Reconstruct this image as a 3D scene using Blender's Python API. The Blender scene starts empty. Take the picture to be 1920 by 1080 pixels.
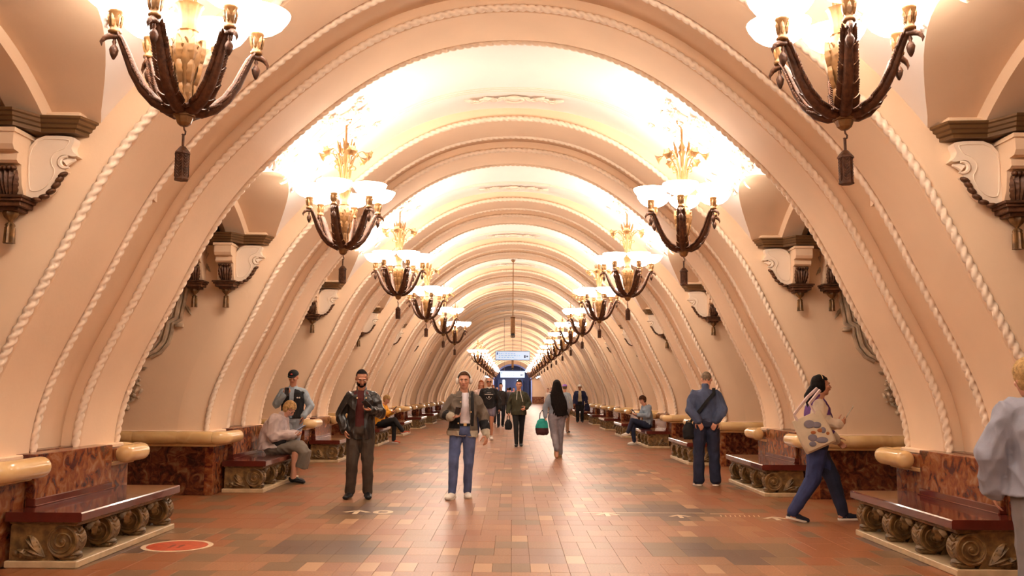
import bpy, bmesh, math, random
import numpy as np
from mathutils import Vector, Matrix, noise
from math import sin, cos, pi, radians as rad, sqrt, atan2

random.seed(7)
SC = bpy.context.scene
COL = SC.collection

# ------------------------------------------------------------------ camera
F_PX, HOR, ROLL, CAM_H = 1700.0, 195.0, 0.35, 1.42
cam = bpy.data.cameras.new('camera')
cam.sensor_width = 36.0
cam.lens = F_PX / 1920.0 * 36.0
cam.clip_end = 400
co = bpy.data.objects.new('camera', cam)
COL.objects.link(co)
_th, _ya, _ro = math.atan(HOR / F_PX), math.atan(2.0 / F_PX), rad(ROLL)
_F = Vector((-sin(_ya) * cos(_th), cos(_ya) * cos(_th), sin(_th)))
_R = Vector((cos(_ya), sin(_ya), 0)); _U = _R.cross(_F)
_R2 = _R * cos(_ro) + _U * sin(_ro); _U2 = -_R * sin(_ro) + _U * cos(_ro)
co.matrix_world = Matrix(((_R2.x, _U2.x, -_F.x, 0), (_R2.y, _U2.y, -_F.y, 0), (_R2.z, _U2.z, -_F.z, CAM_H), (0, 0, 0, 1)))
SC.camera = co

# ------------------------------------------------------------------ world and exposure
w = bpy.data.worlds.new('world'); SC.world = w; w.use_nodes = True
w.node_tree.nodes['Background'].inputs[0].default_value = (1.0, 0.80, 0.62, 1)
w.node_tree.nodes['Background'].inputs[1].default_value = 0.25
SC.view_settings.view_transform = 'Standard'
SC.view_settings.look = 'None'
SC.view_settings.gamma = 1.0
SC.view_settings.use_curve_mapping = False
SC.view_settings.exposure = 0.38
LAMP_W, BOWL_E = 25.0, 17.0          # watts of each chandelier's up-light, emission of its glass bowls
LAMP_COL = (1.0, 0.875, 0.73)
SC.cycles.max_bounces = 7
SC.cycles.diffuse_bounces = 5
SC.cycles.glossy_bounces = 3
SC.cycles.sample_clamp_indirect = 6.0
SC.cycles.use_denoising = True

# ------------------------------------------------------------------ hall measures (metres)
PER = 5.45                    # one bay
A0, E0 = 7.15, 9.72           # first pylon in view, near and far face
HP = (E0 - A0) / 2
PC = lambda k: (A0 + E0) / 2 + PER * (k - 1)        # pylon centres
CH = lambda k: 5.71 + PER * (k - 1)                 # passage centres
K0, K1 = -1, 20
Y_BACK, Y_END = CH(K0) - 3.0, PC(K1) + 1.6

# ------------------------------------------------------------------ materials
def mat(name, col, rough=0.6, metal=0.0, spec=0.5, noise_amt=0.0, nscale=6.0, bump=0.0, bscale=20.0, col2=None, emis=None, estr=0, coat=0.0, detail=4.0):
    m = bpy.data.materials.new(name); m.use_nodes = True
    nt = m.node_tree; b = nt.nodes['Principled BSDF']
    b.inputs['Base Color'].default_value = (*col, 1)
    b.inputs['Roughness'].default_value = rough
    b.inputs['Metallic'].default_value = metal
    b.inputs['Specular IOR Level'].default_value = spec
    b.inputs['Coat Weight'].default_value = coat
    if emis:
        b.inputs['Emission Color'].default_value = (*emis, 1); b.inputs['Emission Strength'].default_value = estr
    tc = nt.nodes.new('ShaderNodeTexCoord')
    if noise_amt or col2:
        n = nt.nodes.new('ShaderNodeTexNoise'); n.inputs['Scale'].default_value = nscale; n.inputs['Detail'].default_value = detail
        nt.links.new(tc.outputs['Object'], n.inputs['Vector'])
        r = nt.nodes.new('ShaderNodeValToRGB')
        c2 = col2 or tuple(c * (1 - noise_amt) for c in col)
        r.color_ramp.elements[0].color = (*c2, 1); r.color_ramp.elements[1].color = (*col, 1)
        r.color_ramp.elements[0].position = 0.35; r.color_ramp.elements[1].position = 0.65
        nt.links.new(n.outputs['Fac'], r.inputs['Fac']); nt.links.new(r.outputs['Color'], b.inputs['Base Color'])
    if bump:
        n2 = nt.nodes.new('ShaderNodeTexNoise'); n2.inputs['Scale'].default_value = bscale; n2.inputs['Detail'].default_value = 3
        nt.links.new(tc.outputs['Object'], n2.inputs['Vector'])
        bp = nt.nodes.new('ShaderNodeBump'); bp.inputs['Strength'].default_value = bump; bp.inputs['Distance'].default_value = 0.01
        nt.links.new(n2.outputs['Fac'], bp.inputs['Height']); nt.links.new(bp.outputs['Normal'], b.inputs['Normal'])
    return m

def marble(name, stops, scale=5.0, rough=0.2, warp=1.2):
    m = bpy.data.materials.new(name); m.use_nodes = True
    nt = m.node_tree; b = nt.nodes['Principled BSDF']; b.inputs['Roughness'].default_value = rough
    tc = nt.nodes.new('ShaderNodeTexCoord')
    n = nt.nodes.new('ShaderNodeTexNoise'); n.inputs['Scale'].default_value = scale; n.inputs['Detail'].default_value = 7
    n.inputs['Distortion'].default_value = warp
    nt.links.new(tc.outputs['Object'], n.inputs['Vector'])
    r = nt.nodes.new('ShaderNodeValToRGB')
    els = r.color_ramp.elements
    while len(els) < len(stops): els.new(0.5)
    for e, (p, c) in zip(els, stops): e.position = p; e.color = (*c, 1)
    nt.links.new(n.outputs['Fac'], r.inputs['Fac'])
    v = nt.nodes.new('ShaderNodeTexVoronoi'); v.feature = 'DISTANCE_TO_EDGE'; v.inputs['Scale'].default_value = scale * 1.3
    mx = nt.nodes.new('ShaderNodeVectorMath'); mx.operation = 'ADD'
    sc = nt.nodes.new('ShaderNodeVectorMath'); sc.operation = 'SCALE'; sc.inputs['Scale'].default_value = 0.25
    nt.links.new(n.outputs['Color'], sc.inputs[0]); nt.links.new(tc.outputs['Object'], mx.inputs[0]); nt.links.new(sc.outputs[0], mx.inputs[1])
    nt.links.new(mx.outputs[0], v.inputs['Vector'])
    r2 = nt.nodes.new('ShaderNodeValToRGB'); r2.color_ramp.elements[0].color = (1, 1, 1, 1); r2.color_ramp.elements[1].color = (0, 0, 0, 1)
    r2.color_ramp.elements[0].position = 0.0; r2.color_ramp.elements[1].position = 0.05
    nt.links.new(v.outputs['Distance'], r2.inputs['Fac'])
    mix = nt.nodes.new('ShaderNodeMix'); mix.data_type = 'RGBA'
    mul = nt.nodes.new('ShaderNodeMath'); mul.operation = 'MULTIPLY'; mul.inputs[1].default_value = 0.22
    nt.links.new(r2.outputs['Color'], mul.inputs[0]); nt.links.new(mul.outputs[0], mix.inputs['Factor'])
    nt.links.new(r.outputs['Color'], mix.inputs['A']); mix.inputs['B'].default_value = (*stops[-1][1], 1)
    nt.links.new(mix.outputs['Result'], b.inputs['Base Color'])
    return m

M = {}
PL = (0.83, 0.60, 0.405)
M['plaster'] = mat('plaster', PL, 0.75, noise_amt=0.07, nscale=1.2, bump=0.12, bscale=25)
M['plaster_rope'] = mat('plaster_rope', (0.85, 0.68, 0.52), 0.7)
M['vault'] = mat('vault_plaster', (0.87, 0.79, 0.73), 0.8, noise_amt=0.03, nscale=1.5)
M['stucco'] = mat('stucco', (0.84, 0.70, 0.56), 0.7, bump=0.1)
M['relief'] = mat('relief_stucco', (0.62, 0.47, 0.32), 0.7, noise_amt=0.45, nscale=9, bump=0.2)
M['gilt_brown'] = mat('old_gilt', (0.24, 0.115, 0.035), 0.45, metal=0.35, noise_amt=0.6, nscale=14, bump=0.3, bscale=40)
M['cornice'] = mat('bronze_cornice', (0.17, 0.085, 0.03), 0.4, metal=0.3, noise_amt=0.3, nscale=5)
M['leaf_dark'] = mat('dark_leaf', (0.15, 0.06, 0.025), 0.5, metal=0.25, noise_amt=0.6, nscale=20, bump=0.4, bscale=50)
M['marble'] = marble('red_marble', [(0.36, (0.03, 0.008, 0.005)), (0.47, (0.075, 0.016, 0.009)), (0.55, (0.13, 0.035, 0.014)), (0.70, (0.22, 0.11, 0.05))], 8)
M['marble_light'] = marble('brown_marble', [(0.38, (0.07, 0.010, 0.008)), (0.46, (0.19, 0.045, 0.015)), (0.56, (0.26, 0.08, 0.025)), (0.70, (0.33, 0.17, 0.08))], 7.5)
M['roll'] = marble('yellow_marble', [(0.3, (0.52, 0.30, 0.12)), (0.5, (0.66, 0.42, 0.18)), (0.7, (0.74, 0.52, 0.27))], 1.6, rough=0.14, warp=0.4)
M['wood'] = mat('polished_mahogany', (0.13, 0.022, 0.014), 0.16, noise_amt=0.35, nscale=3, coat=0.5)
M['carved'] = mat('carved_bronze', (0.27, 0.15, 0.05), 0.45, metal=0.2, noise_amt=0.65, nscale=14, bump=0.3, bscale=45)
M['plinth'] = mat('cream_stone', (0.58, 0.42, 0.24), 0.4, noise_amt=0.2, nscale=12)
M['brass'] = mat('aged_brass', (0.28, 0.13, 0.04), 0.42, metal=0.3, noise_amt=0.4, nscale=18)
M['brass_bright'] = mat('gilded_brass', (0.30, 0.15, 0.05), 0.4, metal=0.3, noise_amt=0.25, nscale=20)
M['bronze'] = mat('dark_bronze', (0.13, 0.048, 0.02), 0.5, metal=0.25, noise_amt=0.6, nscale=25, bump=0.4, bscale=60)
M['bowl'] = mat('lit_glass', (1, 0.95, 0.88), 0.3, emis=(1.0, 0.90, 0.78), estr=BOWL_E)
M['dark'] = mat('gap_shade_black', (0.02, 0.015, 0.012), 0.9)
M['black_metal'] = mat('black_metal', (0.02, 0.02, 0.02), 0.4, metal=0.6)
M['grout'] = mat('grout', (0.22, 0.12, 0.07), 0.5)

# ------------------------------------------------------------------ mesh helpers
class MB:
    def __init__(s): s.v = []; s.f = []
    def add(s, vs, fs):
        o = len(s.v); s.v += [tuple(v) for v in vs]; s.f += [tuple(i + o for i in f) for f in fs]
    def grid(s, rows, cu=False, cv=False):
        n, m = len(rows), len(rows[0]); o = len(s.v)
        for r in rows: s.v += [tuple(p) for p in r]
        for i in range(n if cu else n - 1):
            for j in range(m if cv else m - 1):
                a, b = i, (i + 1) % n; c, d = j, (j + 1) % m
                s.f.append((o + a * m + c, o + a * m + d, o + b * m + d, o + b * m + c))
    def box(s, x0, x1, y0, y1, z0, z1, M4=None):
        vs = [Vector((x, y, z)) for z in (z0, z1) for y in (y0, y1) for x in (x0, x1)]
        if M4: vs = [M4 @ v for v in vs]
        s.add(vs, [(0, 2, 3, 1), (4, 5, 7, 6), (0, 1, 5, 4), (2, 6, 7, 3), (0, 4, 6, 2), (1, 3, 7, 5)])
    def cbox(s, x0, x1, y0, y1, z0, z1, c=0.01):
        # chamfered box
        vs = []; P = [(x0, y0), (x1, y0), (x1, y1), (x0, y1)]
        def ring(ix, z):
            return [(x0 + ix, y0, z), (x1 - ix, y0, z), (x1, y0 + ix, z), (x1, y1 - ix, z), (x1 - ix, y1, z), (x0 + ix, y1, z), (x0, y1 - ix, z), (x0, y0 + ix, z)]
        def ins(z):
            return [(x0 + 2 * c, y0 + c, z), (x1 - 2 * c, y0 + c, z), (x1 - c, y0 + 2 * c, z), (x1 - c, y1 - 2 * c, z), (x1 - 2 * c, y1 - c, z), (x0 + 2 * c, y1 - c, z), (x0 + c, y1 - 2 * c, z), (x0 + c, y0 + 2 * c, z)]
        rows = [ins(z0), ring(c, z0 + c), ring(c, z1 - c), ins(z1)]
        o = len(s.v); s.grid(rows, cv=True)
        s.f.append(tuple(o + i for i in range(7, -1, -1))); s.f.append(tuple(o + 24 + i for i in range(8)))
    def tube(s, pts, r, seg=8, caps=True, closed=False, flat=1.0, up=None):
        pts = [Vector(p) for p in pts]; n = len(pts)
        rr = r if hasattr(r, '__len__') else [r] * n
        rows = []; prev = None
        for i, p in enumerate(pts):
            t = (pts[(i + 1) % n] - pts[i - 1]) if closed else (pts[min(i + 1, n - 1)] - pts[max(i - 1, 0)])
            t.normalize() if t.length > 1e-9 else None
            if prev is None:
                a = Vector(up) if up else (Vector((0, 0, 1)) if abs(t.z) < .9 else Vector((1, 0, 0)))
            else: a = prev
            a = a - t * a.dot(t)
            if a.length < 1e-6: a = Vector((1, 0, 0)) - t * t.x
            a.normalize(); prev = a; b = t.cross(a)
            rows.append([p + a * (rr[i] * cos(2 * pi * j / seg)) + b * (rr[i] * flat * sin(2 * pi * j / seg)) for j in range(seg)])
        o = len(s.v); s.grid(rows, cu=closed, cv=True)
        if caps and not closed:
            s.f.append(tuple(o + j for j in range(seg))); s.f.append(tuple(o + (n - 1) * seg + j for j in range(seg - 1, -1, -1)))
    def lathe(s, prof, c=(0, 0, 0), seg=16, axis='z', mod=None, cap=True):
        rows = []
        for k, (r, z) in enumerate(prof):
            row = []
            for j in range(seg):
                a = 2 * pi * j / seg; q = r * (mod(a, k) if mod else 1)
                p = (q * cos(a), q * sin(a), z)
                if axis == 'y': p = (p[0], p[2], p[1])
                if axis == 'x': p = (p[2], p[0], p[1])
                row.append((p[0] + c[0], p[1] + c[1], p[2] + c[2]))
            rows.append(row)
        o = len(s.v); s.grid(rows, cv=True)
        if cap:
            if prof[0][0] > 1e-4: s.f.append(tuple(o + j for j in range(seg - 1, -1, -1)))
            if prof[-1][0] > 1e-4: s.f.append(tuple(o + (len(prof) - 1) * seg + j for j in range(seg)))
    def ell(s, c, r, seg=10, ring=6, M3=None):
        c = Vector(c); rows = []
        for i in range(1, ring):
            t = pi * i / ring
            rows.append([Vector((r[0] * sin(t) * cos(2 * pi * j / seg), r[1] * sin(t) * sin(2 * pi * j / seg), r[2] * cos(t))) for j in range(seg)])
        top, bot = Vector((0, 0, r[2])), Vector((0, 0, -r[2]))
        f = (lambda v: c + M3 @ v) if M3 else (lambda v: c + v)
        o = len(s.v); s.grid([[f(v) for v in row] for row in rows], cv=True)
        t = len(s.v); s.v += [tuple(f(top)), tuple(f(bot))]; b = o + (ring - 2) * seg
        for j in range(seg):
            s.f.append((t, o + (j + 1) % seg, o + j)); s.f.append((t + 1, b + j, b + (j + 1) % seg))
    def prism(s, poly, y0, y1, ax='y'):
        # poly in (x,z) extruded along y (or (y,z) along x, (x,y) along z)
        n = len(poly)
        mk = {'y': lambda p, t: (p[0], t, p[1]), 'x': lambda p, t: (t, p[0], p[1]), 'z': lambda p, t: (p[0], p[1], t)}[ax]
        vs = [mk(p, y0) for p in poly] + [mk(p, y1) for p in poly]
        fs = [tuple(range(n)), tuple(range(2 * n - 1, n - 1, -1))] + [(i, n + i, n + (i + 1) % n, (i + 1) % n) for i in range(n)]
        s.add(vs, fs)
    def leaf(s, base, tip, wid, nrm, lobes=5, bulge=0.3):
        # an acanthus-like leaf with lobed edge and raised midrib
        b, t, n = Vector(base), Vector(tip), Vector(nrm).normalized()
        d = t - b; L = d.length; sd = d.normalized().cross(n); N = lobes * 3
        rows = []
        for i in range(N + 1):
            u = i / N
            wv = wid * (sin(pi * min(1, u * 0.95 + 0.08)) ** 0.7) * (0.72 + 0.28 * abs(sin(pi * u * lobes)))
            lift = bulge * L * sin(pi * u) * 0.4
            c = b + d * u + n * lift
            rows.append([c - sd * wv - n * (wid * .35), c - sd * wv * .5 + n * (wid * .02), c + n * (wid * .35), c + sd * wv * .5 + n * (wid * .02), c + sd * wv - n * (wid * .35), c - n * (wid * .6)])
        s.grid(rows, cv=True)
    @staticmethod
    def soft(P, n=2, closed=True):
        for _ in range(n):
            Q = []; N = len(P)
            for i in range(N if closed else N - 1):
                p, q = P[i], P[(i + 1) % N]; Q += [(p[0] * .75 + q[0] * .25, p[1] * .75 + q[1] * .25), (p[0] * .25 + q[0] * .75, p[1] * .25 + q[1] * .75)]
            P = Q
        return P
    def mesh(s, name, m, smooth=True, fix=True, angle=40):
        me = bpy.data.meshes.new(name); me.from_pydata(s.v, [], s.f)
        if fix:
            bm = bmesh.new(); bm.from_mesh(me); bmesh.ops.recalc_face_normals(bm, faces=bm.faces); bm.to_mesh(me); bm.free()
        me.materials.append(m)
        if smooth:
            me.polygons.foreach_set('use_smooth', [True] * len(me.polygons))
            try: me.set_sharp_from_angle(angle=rad(angle))
            except Exception: pass
        me.update(); return me
    def build(s, name, m, parent=None, **k):
        return ob(name, s.mesh(name, m, **k), parent)

def ob(name, data, parent=None, loc=None, rz=None, label=None, cat=None, group=None, kind=None):
    o = bpy.data.objects.new(name, data); COL.objects.link(o)
    if parent: o.parent = parent
    if loc is not None: o.location = loc
    if rz is not None: o.rotation_euler = (0, 0, rz)
    if label: o['label'] = label
    if cat: o['category'] = cat
    if group: o['group'] = group
    if kind: o['kind'] = kind
    return o
def empty(name, loc=(0, 0, 0), rz=0, **k): return ob(name, None, None, loc, rz, **k)
def copy_tree(o, parent=None):
    c = o.copy(); COL.objects.link(c); c.parent = parent
    for ch in o.children: copy_tree(ch, c)
    return c
ORD = ['', 'first', 'second', 'third', 'fourth', 'fifth', 'sixth', 'seventh', 'eighth', 'ninth', 'tenth', 'eleventh', 'twelfth', 'thirteenth', 'fourteenth', 'fifteenth', 'sixteenth', 'seventeenth', 'eighteenth', 'nineteenth', 'twentieth', 'twenty-first', 'twenty-second']
# ------------------------------------------------------------------ arch profile of the hall
_P = np.array([(4.22, .84), (4.17, 1.0), (3.97, 1.6), (3.76, 2.15), (3.54, 2.65), (3.33, 3.05), (3.10, 3.38), (2.93, 3.62), (2.70, 3.90), (2.40, 4.19), (2.02, 4.54), (1.66, 4.79), (1.10, 5.07), (.56, 5.23), (0, 5.30)])
_r = np.hypot(_P[:, 0], _P[:, 1] - .84); _c2 = (_P[:, 0] / _r) ** 2
_fit = np.polyfit(_c2, _r, 5)
def prof(phi, off=0.0):
    """phi 0 (left base) .. pi (right base); returns (x, z), offset outwards"""
    def q(p):
        r = float(np.polyval(_fit, cos(p) ** 2)); return np.array((-r * cos(p), .84 + r * sin(p)))
    a = q(phi)
    if off:
        t = q(phi + 1e-3) - q(phi - 1e-3); t /= np.hypot(*t)
        a = a + off * np.array((-t[1], t[0]))
    return a
def voff(phi): return 0.17 + 0.17 * abs(cos(phi)) ** 1.2      # outward offset of the bay vaults
def phi_at_z(z, offf, lo=0.0, hi=pi / 2):
    for _ in range(40):
        m = (lo + hi) / 2
        if prof(m, offf(m))[1] < z: lo = m
        else: hi = m
    return lo
Z0 = 0.86
PH0 = phi_at_z(Z0, lambda p: 0)
ZL = lambda dy: 4.10 - .265 * dy * dy                       # lunette arch over each passage
HG = PER / 2 - HP                                          # half width of a passage
Z_SPR = ZL(HG)

# ---- floor : stone tiles
floor = empty('floor', kind='structure')
fb = MB(); fb.box(-9.2, 9.2, Y_BACK, Y_END + 8, -0.2, -0.012); fb.build('floor_bed', M['grout'], floor, smooth=False)
TW, TD = 0.155, 0.37
def tile_mat(name, col, dark=0.25):
    m = mat(name, col, 0.36, noise_amt=dark, nscale=60, bump=0.05, bscale=90, detail=2)
    m.node_tree.nodes['Principled BSDF'].inputs['Specular IOR Level'].default_value = 0.4
    return m
TC = [tile_mat('granite_' + n, (c[0] * .86, c[1] * .70, c[2] * .58), d) for n, c, d in (
    ('rose', (0.38, 0.20, 0.115), .25), ('rust', (0.36, 0.155, 0.07), .2), ('salmon', (0.44, 0.245, 0.135), .3), ('tan', (0.37, 0.22, 0.12), .3),
    ('olive', (0.24, 0.17, 0.10), .25), ('grey', (0.15, 0.105, 0.085), .25), ('pale', (0.54, 0.38, 0.24), .12), ('mauve', (0.30, 0.19, 0.15), .2))]
def tile_kind(ix, iy, rnd):
    x = (ix + .5) * TW; y = (iy + .5) * TD
    best = 9
    for (px, py, ax, ay) in ((0, -1.3625, .95, 1.9), (1.85, 1.59, 1.1, 2.1)):
        X = abs(x) - px if px else x
        Y = (y - py - 10.9 + PER / 2 * 20) % (PER / 2 if not px else PER / 2) - (PER / 4)
        best = min(best, abs(X) / ax + abs(Y) / (ay * .72))
    e = abs(abs(x) - 3.6) / .9 + abs((y - 11.3) % PER - PER / 2) / 2.2
    if best < .46: return rnd.choice((7, 7, 3) if abs(x) < 1 else (5, 5, 5, 4))
    if best < .66: return rnd.choice((4, 4, 3))
    if best < .76: return 6 if (ix + iy) % 3 == 0 else (4 if abs(x) > 1 else 3)
    if e < .5: return rnd.choice((4, 4, 5, 5))
    if abs(x) > 2.5: return rnd.choice((1, 1, 1, 3, 4, 1))
    return rnd.choice((0, 2, 0, 2, 3, 1, 0, 2, 0, 2, 6) if best > 1.1 else (0, 2, 2, 0))
rnd = random.Random(3)
tiles = []
ny0, ny1 = int(-2 / TD), int((Y_END + 1) / TD)
for iy in range(ny0, ny1):
    y = (iy + .5) * TD
    inpyl = abs(y - PC(round((y - (A0 + E0) / 2) / PER) + 1)) < HP - .1
    ix = -36
    while ix < 36:
        k = tile_kind(ix, iy, rnd)
        n = 2 if (k not in (6,) and rnd.random() < .55 and tile_kind(ix + 1, iy, random.Random(1)) != 6) else 1
        x = (ix + n / 2) * TW
        if not (abs(x) > 4.15 and inpyl): tiles.append((ix, iy, k, n))
        ix += n
def tile_mesh(k, n):
    b = MB(); g = .0012; c = .0008; W_ = TW * n
    b.add([(g, g, -.012), (W_ - g, g, -.012), (W_ - g, TD - g, -.012), (g, TD - g, -.012), (g, g, -c), (W_ - g, g, -c), (W_ - g, TD - g, -c), (g, TD - g, -c), (g + c, g + c, 0), (W_ - g - c, g + c, 0), (W_ - g - c, TD - g - c, 0), (g + c, TD - g - c, 0)],
          [(0, 1, 5, 4), (1, 2, 6, 5), (2, 3, 7, 6), (3, 0, 4, 7), (4, 5, 9, 8), (5, 6, 10, 9), (6, 7, 11, 10), (7, 4, 8, 11), (8, 9, 10, 11)])
    return b.mesh('tile', TC[k], smooth=False, fix=False)
TM = [[tile_mesh(k, n) for n in (1, 2)] for k in range(len(TC))]
def seen(ix, iy):
    x, y = (ix + .5) * TW, (iy + .5) * TD
    return y > 6.9 and abs(x) < y * .57 and abs(x) < 3.6
near = [t for t in tiles if seen(t[0], t[1])]
near.sort(key=lambda t: (t[1], abs(t[0])))
near_set = set((t[0], t[1]) for t in near[:290])
for ix, iy, k, n in near[:290]:
    ob('tile', TM[k][n - 1], floor, (ix * TW, iy * TD, rnd.uniform(-.0004, .0004)))
byk = {k: MB() for k in range(len(TC))}
for ix, iy, k, n in tiles:
    if (ix, iy) in near_set: continue
    g = .0014; x0, x1, y0, y1 = ix * TW + g, (ix + n) * TW - g, iy * TD + g, (iy + 1) * TD - g
    if iy * TD < 40: byk[k].add([(x0, y0, -.012), (x1, y0, -.012), (x1, y1, -.012), (x0, y1, -.012), (x0, y0, 0), (x1, y0, 0), (x1, y1, 0), (x0, y1, 0)], [(0, 1, 5, 4), (1, 2, 6, 5), (2, 3, 7, 6), (3, 0, 4, 7), (4, 5, 6, 7)])
    else: byk[k].add([(x0, y0, 0), (x1, y0, 0), (x1, y1, 0), (x0, y1, 0)], [(0, 1, 2, 3)])
allb = MB(); mi = []
for k, b in byk.items():
    allb.add(b.v, b.f); mi += [k] * len(b.f)
me = allb.mesh('paving', TC[0], smooth=False, fix=False)
for k in range(1, len(TC)): me.materials.append(TC[k])
me.polygons.foreach_set('material_index', mi); me.update()
ob('paving', me, floor, kind='stuff')

# ---- ceiling : bay vaults over the passages, coves inside the pylons
ceiling = empty('ceiling', kind='structure')
def bay_mesh():
    b = MB(); rows = []; NY, NP = 22, 72
    for i in range(NY + 1):
        dy = -HG - .03 + (2 * HG + .06) * i / NY
        zl = ZL(min(abs(dy), HG)); p0 = phi_at_z(zl, voff)
        rows.append([(prof(p0 + (pi - 2 * p0) * j / NP, voff(p0 + (pi - 2 * p0) * j / NP))[0], dy, prof(p0 + (pi - 2 * p0) * j / NP, voff(p0 + (pi - 2 * p0) * j / NP))[1]) for j in range(NP + 1)])
    b.grid(rows)
    return b.mesh('vault', M['vault'], fix=False)
def cove_mesh():
    b = MB(); rows = []
    for t, d in ((-.42, .20), (-.40, .16), (-.33, .15), (-.3, .13), (-.15, .145), (0, .15), (.15, .145), (.3, .13), (.33, .15), (.40, .16), (.42, .20)):
        rows.append([(prof(PH0 + (pi - 2 * PH0) * j / 80, d)[0], t, prof(PH0 + (pi - 2 * PH0) * j / 80, d)[1]) for j in range(81)])
    b.grid(rows); return b.mesh('cove', M['plaster'], fix=False)
VM, CM = bay_mesh(), cove_mesh()
# rib : extruded arch band with rounded arrises
RW = 0.88
def rib_mesh():
    b = MB(); rows = []
    for t, d in ((-RW / 2, .42), (-RW / 2, .10), (-RW / 2 + .012, .055), (-RW / 2 + .05, .012), (-RW / 2 + .07, 0), (0, 0), (RW / 2 - .07, 0), (RW / 2 - .05, .012), (RW / 2 - .012, .055), (RW / 2, .10), (RW / 2, .42)):
        rows.append([(prof(PH0 + (pi - 2 * PH0) * j / 96, d)[0], t, max(Z0, prof(PH0 + (pi - 2 * PH0) * j / 96, d)[1])) for j in range(97)])
    b.grid(rows); return b.mesh('arch_rib', M['plaster'], fix=False, angle=30)
def rope_mesh(sgn):
    ds = 0.0; pts = []
    N = 400; ph = [PH0 + (pi - 2 * PH0) * i / N for i in range(N + 1)]
    P = [prof(p, .03) for p in ph]
    L = [0]
    for i in range(N): L.append(L[-1] + float(np.hypot(*(P[i + 1] - P[i]))))
    S = int(L[-1] / .085) * 8
    b = MB(); rows = []
    for i in range(S + 1):
        s = L[-1] * i / S; j = min(N - 1, max(0, int(np.searchsorted(L, s)) - 1)); u = (s - L[j]) / (L[j + 1] - L[j])
        p = ph[j] + (ph[j + 1] - ph[j]) * u
        c = prof(p, .014); t = prof(p + .002, .016) - prof(p - .002, .016); t /= np.hypot(*t); n = np.array((-t[1], t[0]))
        row = []
        for q in range(10):
            a = 2 * pi * q / 10
            r = .040 * (.40 + .60 * abs(sin(a + pi * s / .085)) ** .6)
            row.append((c[0] + n[0] * r * cos(a), sgn * (RW / 2 + .016) + r * sin(a), max(Z0, c[1] + n[1] * r * cos(a))))
        rows.append(row)
    b.grid(rows, cv=True); return b.mesh('rope', M['plaster_rope'], fix=False, angle=80)
RIB, ROPE_N, ROPE_F = rib_mesh(), rope_mesh(-1), rope_mesh(1)

# medallions and floral stucco of the vaults
def medallion():
    b = MB(); r = random.Random(5)
    zc = lambda x: prof(pi / 2 + x / 4.45, .155)[1]
    b.tube([(.13 * cos(a), .10 * sin(a), zc(0) - .03) for a in [2 * pi * i / 20 for i in range(20)]], .02, 6, closed=True)
    b.ell((0, 0, zc(0) - .01), (.09, .07, .04), 12, 6)
    for sx in (-1, 1):
        for k in range(4):
            x0 = .14 + k * .13
            b.tube([(sx * (x0 + .07 * cos(t) * (1 - t / 9)), .07 * sin(t) * (1 - t / 9) * (1 if k % 2 else -1), zc(x0) - .02) for t in [i * .5 for i in range(12)]], [.018 * (1 - i / 16) for i in range(12)], 5)
            b.leaf((sx * x0, 0, zc(x0) - .01), (sx * (x0 + .15), .08 * (-1 if k % 2 else 1), zc(x0 + .1) - .01), .04, (0, 0, -1), 3, .2)
    return b.mesh('stucco_medallion', M['stucco'], angle=60)
def flowers(sd):
    """spray of stucco flowers round the chandelier rose, on the vault side sd"""
    b = MB(); r = random.Random(11)
    def at(u, y, out=0.0):
        p = phi_at_z(4.0, voff) + u; c = prof(p, voff(p) - .015 - out)
        n = -(prof(p, 1.0) - prof(p, 0.0)); return Vector((sd * c[0] * (1 if sd > 0 else 1), y, c[1])), Vector((sd * n[0], 0, n[1]))
    for k in range(54):
        u = r.uniform(.02, .34); y = r.gauss(0, .42)
        if abs(y) > 1.0: continue
        p, n = at(u, y); a = r.uniform(0, 2 * pi)
        t1 = Vector((0, 1, 0)); t2 = n.cross(t1); d = t1 * cos(a) + t2 * sin(a)
        if r.random() < .35:
            for q in range(5):
                e = t1 * cos(a + q * 1.257) + t2 * sin(a + q * 1.257)
                b.leaf(p + e * .015, p + e * .075 + n * .02, .026, n, 2, .4)
            b.ell(p + n * .02, (.016, .016, .016), 6, 4)
        else:
            b.leaf(p, p + d * r.uniform(.10, .2) + n * .015, r.uniform(.02, .035), n, 3, .35)
    for k in range(5):
        y0 = r.uniform(-.7, .7); a = r.uniform(-.5, .5); pts = []
        for i in range(9): pts.append(at(.03 + .035 * i, y0 + a * i / 9 + .08 * sin(i * .9 + k))[0])
        b.tube(pts, .012, 5)
    b.lathe([(0, 0), (.1, .0), (.12, .02), (.07, .05), (.0, .07)], (0, 0, 0), 12) if False else None
    return b.mesh('stucco_flowers', M['stucco'], angle=60)
def mouldlines():
    b = MB()
    for dy in (.55, .62, .69):
        b.tube([(prof(p, voff(p) - .004)[0], dy, prof(p, voff(p) - .004)[1]) for p in [1.02 + (pi - 2.04) * i / 60 for i in range(61)]], .007, 5)
    return b.mesh('stucco_fillets', M['stucco'])
MED, FLL, FLR, LIN = medallion(), flowers(1), flowers(-1), mouldlines()
for k in range(K0, K1 + 1):
    ob('vault', VM, ceiling, (0, CH(k), 0)); ob('cove', CM, ceiling, (0, PC(k), 0))
    if k >= 1:
        ob('stucco_medallion', MED, ceiling, (0, CH(k) + .92, 0)); ob('stucco_medallion', MED, ceiling, (0, CH(k) - 1.25, .02))
        if k <= 14: ob('stucco_flowers', FLL, ceiling, (0, CH(k), 0)); ob('stucco_flowers', FLR, ceiling, (0, CH(k), 0)); ob('stucco_fillets', LIN, ceiling, (0, CH(k), 0))
ob('vault', VM, ceiling, (0, CH(K1 + 1), 0))
n = 0
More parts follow.
